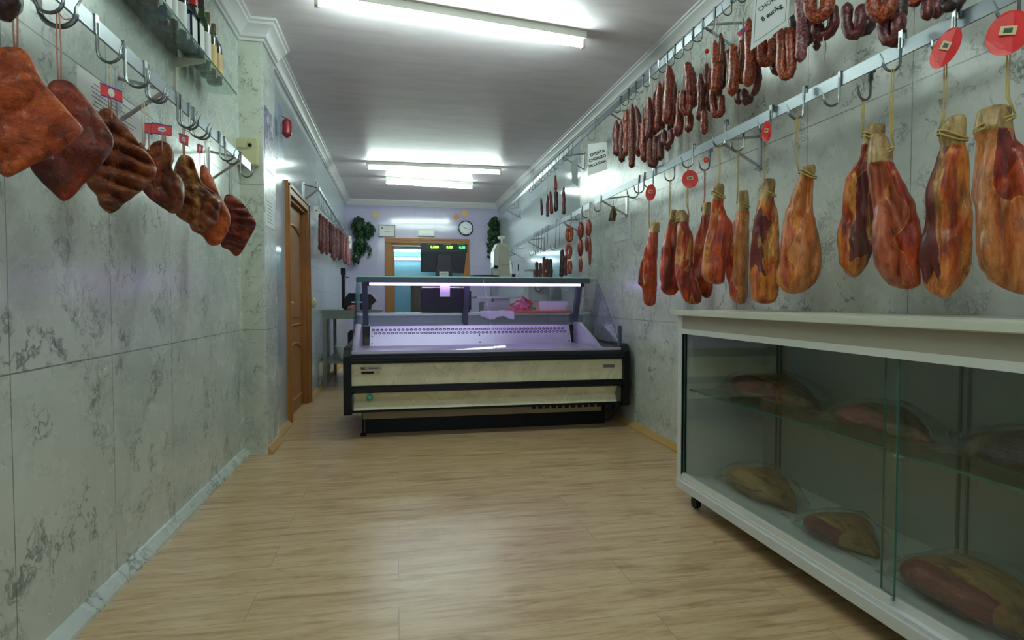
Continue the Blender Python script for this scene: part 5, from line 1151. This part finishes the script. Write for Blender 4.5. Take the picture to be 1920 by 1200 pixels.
GRN = plain('green digits', (.05, .2, .02, 1), .5, emit=(.42, 1.0, .12, 1), estr=1.1); GRN2 = plain('teal digits', (.05, .2, .1, 1), .5, emit=(.15, .9, .4, 1), estr=.7)
for x, s_, mt in ((sx - .085, '0.000', GRN), (sx + .055, '0.00', GRN), (sx + .175, '0.00', GRN2)):
    MB().box((x - .075 if s_ == '0.000' else x - .055, ys - .0612, 1.484), (x + .055 if s_ == '0.000' else x + .045, ys - .0600, 1.52)).build('display_window', plain('display window', srgb(24, 50, 30), .3), hd)
    text(s_, .034, mt, (x, ys - .0625, 1.502), (1, 0, 0), (0, 0, 1), hd, 'digits', bold=.0012)
m = MB()
for x in (sx - .12, sx + .03, sx + .16): m.box((x - .03, ys - .0612, 1.527), (x + .04, ys - .0600, 1.534))
m.build('display_caption', plain('caption print', srgb(120, 140, 60), .5), hd)
MB().box((sx - .045, ys - .10, 1.225), (sx + .04, ys - .088, 1.272)).build('price_label', M_PAPER, t)
MB().box((sx - .03, ys - .1008, 1.246), (sx + .028, ys - .10, 1.253)).build('label_print', M_INKG, t)
# ------------------------------------------------------------------ behind the counter: tables and machines
WT = plain('zinc table', srgb(120, 130, 120), .35, .5)
tx0, tx1, ty0, ty1, tz = XD + .01, -.18, 6.98, 8.2, .885
t = thing('work_table', 'grey metal work table against the tiled wall beside the counter', 'table', (-.5, 7.5, 0))
MB().box((tx0, ty0, tz - .028), (tx1, ty1, tz), bev=.004).box((tx0 + .01, ty0 + .01, tz - .10), (tx1 - .01, ty0 + .03, tz - .028)).build('table_top', WT, t)
for x in (tx0 + .035, tx1 - .05):
    for y in (ty0 + .04, ty1 - .05): MB().box((x - .02, y - .02, 0), (x + .02, y + .02, tz - .028)).build('leg', WT, t)
MB().box((tx0 + .02, ty0 + .03, .27), (tx1 - .02, ty1 - .03, .30)).build('lower_shelf', WT, t)
t = thing('plastic_bowl', 'white plastic bowl on the lower shelf of the work table', 'bowl', (-.62, 7.16, .3015))
MB().lathe((-.62, 7.17, .3015), [(.055, 0), (.06, .004), (.09, .15), (.10, .155), (.10, .162), (.088, .158), (.055, .012), (0, .01)], 26).build('body', M_PAPER, t, True, auto=40)
o = MB().box((-.60, 7.5, .3015), (-.28, 7.9, .62), bev=.02).build('storage_box', plain('dark storage box', srgb(40, 34, 34), .5)); tag(o, 'dark box under the work table beside the bowl', 'box')
# black table scale
t = thing('table_scale', 'black electronic scale with a tall thin pole on the work table', 'scale', (-.45, 7.2, tz))
MB().box((-.62, 7.12, tz + .004), (-.30, 7.4, tz + .05), bev=.01).build('base', M_BLACK, t, auto=30)
MB().prism([(-.62, tz + .12), (-.62, tz + .05), (-.30, tz + .05), (-.24, tz + .11), (-.30, tz + .19), (-.56, tz + .20)], 1, 7.2, 7.42).build('body', M_BLACKG, t)
MB().box((-.52, 7.1, tz + .085), (-.38, 7.2, tz + .10)).build('weighing_plate', M_STEEL, t)
MB().box((-.648, 7.3, tz + .02), (-.612, 7.34, 1.385), bev=.004).build('pole', M_BLACK, t)
MB().box((-.655, 7.27, 1.30), (-.60, 7.34, 1.385), bev=.006).tube([(-.6, 7.3, 1.28), (-.555, 7.3, 1.27)], .006, 6).build('pole_head', M_BLACK, t)
P = Vector((-.49, 7.03, tz + .003)); m = MB(); NS, NR = 22, 10
for i in range(NR):
    s = i / (NR - 1); r = math.cos(s * PI / 2) ** .6
    for j in range(NS):
        q = 2 * PI * j / NS; v = Vector((math.cos(q) * .075 * r, math.sin(q) * .04 * r, .055 * math.sin(s * PI / 2))); m.v.append(P + v * (1 + .2 * noise.noise(v * 25)))
for i in range(NR - 1):
    for j in range(NS): m.f.append((i * NS + j, i * NS + (j + 1) % NS, (i + 1) * NS + (j + 1) % NS, (i + 1) * NS + j)); m.mi.append(0)
o = m.build('raw_meat', meat('pale raw meat', [(.3, srgb(150, 60, 50)), (.55, srgb(200, 110, 96)), (.75, srgb(230, 190, 176))], rough=.4), loc=P, smooth=True); tag(o, 'small pinkish piece of meat in front of the black table scale', 'meat')
# air freshener on side wall
P = on_x(585, 568, XD); t = thing('air_freshener', 'small cream oval air freshener on the tiled wall past the door', 'air freshener', P)
m = MB(); 
m.lathe((P.x + .012, P.y, P.z), [(.0, -.05), (.022, -.044), (.034, -.02), (.036, 0), (.03, .03), (.016, .05), (0, .055)], 20).build('body', M_CREAM, t, True)
# bone band saw
bx, by = 1.30, 7.4
t = thing('band_saw', 'white butcher band saw with black knob standing behind the counter', 'band saw', (bx, by, 0))
MB().box((bx - .24, by - .2, .0), (bx + .30, by + .28, .98), bev=.015).build('cabinet_base', M_STEEL, t, auto=30)
MB().box((bx - .34, by - .26, 1.02), (bx + .28, by + .22, 1.045), bev=.003).box((bx - .1, by - .1, .98), (bx + .1, by + .1, 1.02)).build('table', M_STEEL, t)
MB().box((bx - .10, by + .1, 1.045), (bx + .00, by + .22, 1.5), bev=.01).build('column', M_ALU, t)
up_ = MB().prism([(bx - .055, 1.28), (bx + .11, 1.28), (bx + .11, 1.32), (bx + .105, 1.50), (bx + .085, 1.72), (bx - .05, 1.72), (bx - .095, 1.62), (bx - .10, 1.42)], 1, by - .08, by + .16).build('wheel_housing', plain('white enamel', srgb(220, 222, 212), .25), t)
MB().prism([(bx - .035, 1.27), (bx + .108, 1.27), (bx + .09, 1.68), (bx - .03, 1.70)], 1, by - .098, by - .081).build('door', plain('cream enamel', srgb(206, 204, 184), .3), t)
MB().box((bx - .02, by - .11, 1.455), (bx + .13, by - .098, 1.465)).build('door_seam', M_STEEL, t)
for x, z in ((bx - .075, 1.42), (bx + .15, 1.31)):
    MB().lathe((x, by - .125, z), [(0, 0), (.008, 0), (.02, .008), (.02, .02), (.006, .03), (.006, .05)], 14, axis='Y').build('knob', M_BLACK, t, True, auto=40)
    MB().tube([(x - .025, by - .12, z - .015), (x + .025, by - .12, z + .015)], .007, 6).tube([(x - .02, by - .12, z + .018), (x + .02, by - .12, z - .018)], .007, 6).build('knob_wing', M_BLACK, t)
MB().lathe((bx + .02, by, 1.72), [(.012, 0), (.012, .055), (.045, .06), (.055, .07), (.055, .09), (.04, .095), (0, .096)], 18).build('tension_knob', plain('white enamel', (1, 1, 1, 1)), t, True, auto=40)
MB().box((bx - .035, by - .01, 1.05), (bx - .032, by + .01, 1.30)).build('blade', M_STEEL, t)
# mincer on a table
t = thing('work_table', 'steel side table behind the counter under the hanging hooks', 'table', (1.6, 6.6, 0))
MB().box((1.46, 5.95, .86), (1.81, 7.0, .885), bev=.004).build('table_top', M_STEEL, t)
for x in (1.49, 1.78):
    for y in (6.0, 6.95): MB().box((x - .018, y - .018, 0), (x + .018, y + .018, .86)).build('leg', M_STEEL, t)
MB().box((1.48, 5.98, .25), (1.8, 6.97, .27)).build('lower_shelf', M_STEEL, t)
mx, my, mz = 1.62, 6.75, .885
t = thing('meat_mincer', 'white meat mincer with feed tray and black knobs behind the counter', 'mincer', (mx, my, mz))
EN = plain('grey enamel', srgb(190, 194, 190), .25)
MB().box((mx - .13, my - .15, mz), (mx + .13, my + .17, mz + .34), bev=.03).build('body', EN, t, auto=40)
MB().lathe((mx - .02, my - .15, mz + .28), [(.04, -.08), (.055, -.07), (.055, -.02), (.042, -.01), (.042, .02)], 20, axis='Y').build('mincing_head', M_STEEL, t, True, auto=40)
MB().lathe((mx - .02, my - .05, mz + .33), [(.035, 0), (.035, .12), (.045, .14), (.038, .14), (.03, .12), (.03, 0)], 18).box((mx - .13, my - .14, mz + .46), (mx + .11, my + .1, mz + .472), bev=.003).build('feed_tray', M_STEEL, t, auto=40)
for x in (-.1, .11): MB().lathe((mx + x, my - .17, mz + .42 - .1), [(0, 0), (.018, 0), (.018, .02), (0, .02)], 12, axis='Y').build('knob', M_BLACK, t)
# utensils hanging at the far end: white cloth gloves/ butcher tools
for i, (px, py0, py1, lab) in enumerate(((958, 488, 514, 'crumpled white butcher apron scrap hung at the far wall by the band saw'), (972, 496, 516, 'small steel meat flattener hung beside the apron scrap'))):
    P = on_x(px, py0, RX + .1); Q = on_x(px, py1, RX + .1); m = MB(); n = Vector((0, 1, 0))
    t = thing('hanging_cloth' if i == 0 else 'meat_flattener', lab, 'cloth' if i == 0 else 'tool', P)
    if i == 0:
        NX, NY = 12, 14
        for a in range(NX):
            for b in range(NY):
                u, v = a / (NX - 1) - .5, b / (NY - 1); w_ = .09 * (.35 + v * .9)
                m.v.append(P.lerp(Q, v) + Vector((0, u * w_ * 2, 0)) + Vector((.02 * math.sin(u * 18 + v * 2), 0, .012 * noise.noise(Vector((u * 6, v * 4, 0))))))
        for a in range(NX - 1):
            for b in range(NY - 1): m.f.append((a * NY + b, (a + 1) * NY + b, (a + 1) * NY + b + 1, a * NY + b + 1)); m.mi.append(0)
        o_ = m.build('fabric', M_PAPER, t, True); md = o_.modifiers.new('thickness', 'SOLIDIFY'); md.thickness = .002
    else:
        m.tube([P, P.lerp(Q, .6)], .008, 8); m.build('handle', M_BLACK, t); MB().box(P.lerp(Q, .6) - Vector((.006, .03, 0)), Q + Vector((.006, .03, 0)), bev=.003).build('plate', M_STEEL, t)
    MB().tube([P, P + Vector((0, 0, .06))], .002, 5).build('hanging_loop', M_HOOKD, t)

# ------------------------------------------------------------------ back wall
Yw = YB
def bw(px, py): return on_y(px, py, Yw)
# clock
c = bw(873, 428); r = (bw(887, 428).x - bw(859, 428).x) / 2
t = thing('wall_clock', 'round wall clock with black rim above the rear doorway', 'clock', c)
MB().lathe((c.x, Yw, c.z), [(r * .86, -.02), (r * .88, -.035), (r, -.03), (r, 0), (r * .8, 0)], 36, axis='Y', cap=False).build('rim', M_BLACKG, t, True, auto=40)
MB().lathe((c.x, Yw, c.z), [(0, -.012), (r * .87, -.012), (r * .87, 0), (0, 0)], 36, axis='Y').build('face', plain('clock face', srgb(226, 230, 234), .3), t)
m = MB()
for i in range(12):
    q = i * PI / 6; dv = Vector((math.sin(q), 0, math.cos(q))); m.frame(Vector((c.x, Yw - .0128, c.z)) + dv * r * .74, dv, (0, 1, 0), Vector((dv.z, 0, -dv.x)), r * .07, .0005, r * .02)
m.build('hour_mark', M_INK, t)
for q, L_, w_ in ((-1.05, .45, .03), (1.9, .65, .02)):
    dv = Vector((math.sin(q), 0, math.cos(q))); MB().frame(Vector((c.x, Yw - .015, c.z)) + dv * r * L_ / 2, dv, (0, 1, 0), Vector((dv.z, 0, -dv.x)), r * L_ / 2, .0008, r * w_).build('clock_hand', M_INK, t)
# diploma
a, b = bw(710, 421), bw(741, 445); t = thing('framed_diploma', 'small framed diploma beside the corner of the rear doorway', 'picture frame', ((a.x + b.x) / 2, Yw, b.z))
m = MB(); f_ = .014
m.box((a.x, Yw - .018, b.z), (b.x, Yw, b.z + f_)).box((a.x, Yw - .018, a.z - f_), (b.x, Yw, a.z)).box((a.x, Yw - .018, b.z), (a.x + f_, Yw, a.z)).box((b.x - f_, Yw - .018, b.z), (b.x, Yw, a.z)); m.build('border', plain('plum wood frame', srgb(60, 24, 40), .3), t)
MB().box((a.x + f_, Yw - .008, b.z + f_), (b.x - f_, Yw, a.z - f_)).build('certificate', M_PAPER, t)
m = MB(); wx = b.x - a.x; hz = a.z - b.z
for u0, u1, v in ((.42, .6, .8), (.45, .58, .66), (.34, .72, .42)): m.box((a.x + wx * u0, Yw - .0088, b.z + hz * v), (a.x + wx * u1, Yw - .008, b.z + hz * (v + .025)))
m.box((a.x + wx * .16, Yw - .0088, b.z + hz * .66), (a.x + wx * .25, Yw - .008, b.z + hz * .82)); m.build('print', M_INKG, t)
# small framed plaque over the door
a, b = bw(784, 431), bw(814, 443); t = thing('emergency_light', 'small emergency light box centred above the rear doorway', 'emergency light', ((a.x + b.x) / 2, Yw, b.z))
MB().box((a.x, Yw - .04, b.z), (b.x, Yw, a.z), bev=.006).build('casing', M_FIX, t, auto=30)
MB().box((a.x + .015, Yw - .046, b.z + .02), (b.x - .015, Yw - .04, a.z - .02), bev=.002).build('diffuser', plain('frosted cover', srgb(230, 236, 240), .15), t)
MB().box((a.x - .004, Yw - .042, b.z - .012), (b.x + .004, Yw, b.z)).build('tray', plain('grey tray', srgb(90, 92, 104), .4), t)
# round yellow plates
for px, py, r_, lab, col in ((705, 403, 6, 'pale yellow round sticker above the framed diploma', srgb(200, 176, 120)), (856, 407, 5.5, 'orange round sticker just before the clock', srgb(206, 140, 90)), (872, 400, 6.5, 'yellow round sticker right above the clock', srgb(204, 166, 110))):
    c = bw(px, py); k = r_ * 10.5 / F; o = MB().lathe((c.x, Yw, c.z), [(0, -.006), (k, -.006), (k * 1.02, 0), (0, 0)], 20, axis='Y').build('round_sticker', plain('sticker ' + lab[:6], col, .5), loc=c); tag(o, lab, 'sticker')

# ivy
LEAF = NT('ivy leaf'); ln = LEAF.noise(LEAF.coord(), 18, 3); LEAF.set(Base_Color=LEAF.ramp(ln, [(.35, srgb(18, 40, 22)), (.55, srgb(30, 64, 34)), (.75, srgb(52, 88, 52))]), Roughness=.35)
STEM = plain('ivy stem', srgb(50, 56, 34), .7)
def leaf(m, p, d, s):
    d = d.normalized(); a = d.cross(Vector((0, 0, 1))); a = a.normalized() if a.length > .1 else Vector((1, 0, 0)); u = Vector((R.uniform(-.4, .4), -.5 + R.uniform(-.3, .3), -1)).normalized(); w = u.cross(d).normalized(); nn = u.cross(w)
    o = [(0, 0), (.42, -.12), (.5, .3), (.3, .42), (.22, .75), (0, 1), (-.22, .75), (-.3, .42), (-.5, .3), (-.42, -.12)]
    vs = [p + w * (x * s) + u * (y * s) + nn * (abs(x) * s * .25) for x, y in o] + [p + u * .4 * s]
    m.add(vs, [(i, (i + 1) % 10, 10) for i in range(10)])
def ivy(label, blobs, vines, base, seed):
    rr = random.Random(seed); t = thing('ivy_plant', label, 'plant', base); m = MB()
    for (c, rad, n) in blobs:
        for _ in range(n):
            v = Vector((rr.gauss(0, 1), rr.gauss(0, 1), rr.gauss(0, 1))).normalized() * (rr.random() ** .4); p = Vector(c) + Vector((v.x * rad[0], v.y * rad[1], v.z * rad[2]))
            leaf(m, p, Vector((v.x, -abs(v.y) - .4, v.z + .2)), rr.uniform(.05, .085))
    s = MB()
    for pts in vines:
        path = smoothpath(pts, .05); s.tube(path, .004, 5)
        for q in path[1:]:
            leaf(m, q + Vector((rr.uniform(-.03, .03), -.02, rr.uniform(-.02, .02))), Vector((rr.uniform(-.5, .5), -1, .2)), rr.uniform(.06, .09))
    m.build('foliage', LEAF.m, t); s.build('vine', STEM, t, True)
    b = Vector(base); MB().lathe(b, [(.05, -.08), (.07, .03), (.078, .035), (.07, .04), (.05, .02), (0, .02)], 20).tube([b + Vector((0, 0, .0)), b + Vector((0, .16, .02))], .008, 6).build('pot', plain('dark pot', srgb(40, 44, 40), .5), t, True, auto=40)
def B(px, py, dy=.16): return on_y(px, py, YB - dy)
ivy('dark green ivy trailing from the corner past the hanging red sausages', [(B(672, 424), (.13, .11, .18), 150), (B(690, 430), (.12, .08, .13), 110), (B(674, 458), (.12, .09, .19), 110), (B(668, 480), (.08, .06, .12), 40)],
    [[B(680, 440, .12), B(684, 458, .08), B(692, 462, .06), B(697, 474, .05)], [B(676, 450), B(682, 465, .08), B(678, 472, .07)], [B(684, 456, .08), B(694, 460, .06)]], B(674, 420, .18), 3)
ivy('dark green ivy in the corner right above the band saw', [(B(926, 418), (.10, .11, .13), 110), (B(926, 442), (.115, .1, .2), 150), (B(924, 462), (.10, .08, .12), 50)], [[B(918, 450, .1), B(914, 470, .06), B(916, 480, .05)]], B(926, 420, .16), 5)

# far left rack: thin red sausages in pairs
rr = random.Random(11); ordl = ordn
for i in range(18):
    u = (i + .5) / 18; p = FA.lerp(FB, u * .93 + .03)
    pxx = 600 + i * 3.2; top = 400 + i * 2.6; bot = 470 + i * 1.7 + rr.uniform(-6, 6)
    P = on_x(pxx, top, FX + .03); 
    sausage((0, 0, 1), [(pxx, top), (pxx + .5, (top + bot) / 2), (pxx, bot)], 6.2 + rr.uniform(-.6, .8) - i * .1, S_PALE if i % 3 else S_MAROON, 'thin dusty red sausage in the dense row past the wooden door', X=FX + .03 - .035 * (i % 2), string=None, group='thin sausages on the far rack past the door', name='cured_sausage')
    m = MB(); wire_hook((FX, P.y, p.z), 1, max(.1, (p.z - P.z)), 'thin wire hook on the far rack past the wooden door', 'wire hooks on the far rack past the door', M_HOOK)
for px, py0, py1, w, lab in ((593, 386, 404, 8, 'small white card pinned at the near end of the far rack'), (655, 442, 466, 8, 'small white card hanging at the far end of the rack by the ivy')):
    P = on_x(px, (py0 + py1) / 2, FX); k = (P - CAM).dot(FW) / F; n = Vector((P.x, P.y, 0)).normalized(); e1 = Vector((n.y, -n.x, 0))
    o = MB().frame(P, e1, Vector((0, 0, 1)), n, w * k / 2, (py1 - py0) * k / 2, .001).build('price_card', M_PAPER, loc=P); tag(o, lab, 'sign')
    text('2,50' if px < 600 else '3', (py1 - py0) * k * .3, M_INKG, P - n * .0018, e1, (0, 0, 1), o, 'print') if 0 else MB().frame(P - n * .0015, e1, Vector((0, 0, 1)), n, w * k * .3, (py1 - py0) * k * .05, .0004).build('print', M_INKG, o)

# rear room furniture
t = thing('wooden_dresser', 'dark brown wooden dresser with slatted side in the rear room', 'dresser', (.75, 11.9, 0))
MB().box((.28, 11.7, .0), (1.10, 12.2, 1.36), bev=.01).build('body', M_DARKWOOD, t, auto=30)
MB().box((.26, 11.68, 1.36), (1.12, 12.22, 1.40)).build('top', M_DARKWOOD, t)
MB().box((.31, 11.675, .7), (.62, 11.7, 1.3)).build('door', M_DARKWOOD, t)
m = MB()
for i in range(7): m.box((1.13 + i * .05, 11.5, .0), (1.155 + i * .05, 11.54, 1.4))
t = thing('wooden_screen', 'brown upright slatted wooden screen beside the dresser in the rear room', 'screen', (1.3, 11.52, 0)); m.build('slat', M_DOOR, t); MB().box((1.1, 11.54, .1), (1.5, 11.56, .16)).box((1.1, 11.54, 1.3), (1.5, 11.56, 1.36)).build('crossbar', M_DOOR, t)

# ------------------------------------------------------------------ light and colour
W_ = D.worlds.new('sky'); bpy.context.scene.world = W_; W_.use_nodes = True
bg = W_.node_tree.nodes['Background']; bg.inputs[0].default_value = (.72, .86, 1.0, 1); bg.inputs[1].default_value = .55
sc = bpy.context.scene
sc.view_settings.view_transform = 'Standard'; sc.view_settings.look = 'None'; sc.view_settings.gamma = 1; sc.view_settings.use_curve_mapping = False
sc.view_settings.exposure = EXPO
sc.cycles.max_bounces = 7; sc.cycles.use_adaptive_sampling = True; sc.cycles.adaptive_threshold = .04; sc.cycles.transparent_max_bounces = 24; sc.cycles.caustics_reflective = False; sc.cycles.caustics_refractive = False
sc.cycles.use_denoising = True; sc.cycles.sample_clamp_indirect = 4
sc.cycles.use_light_tree = True
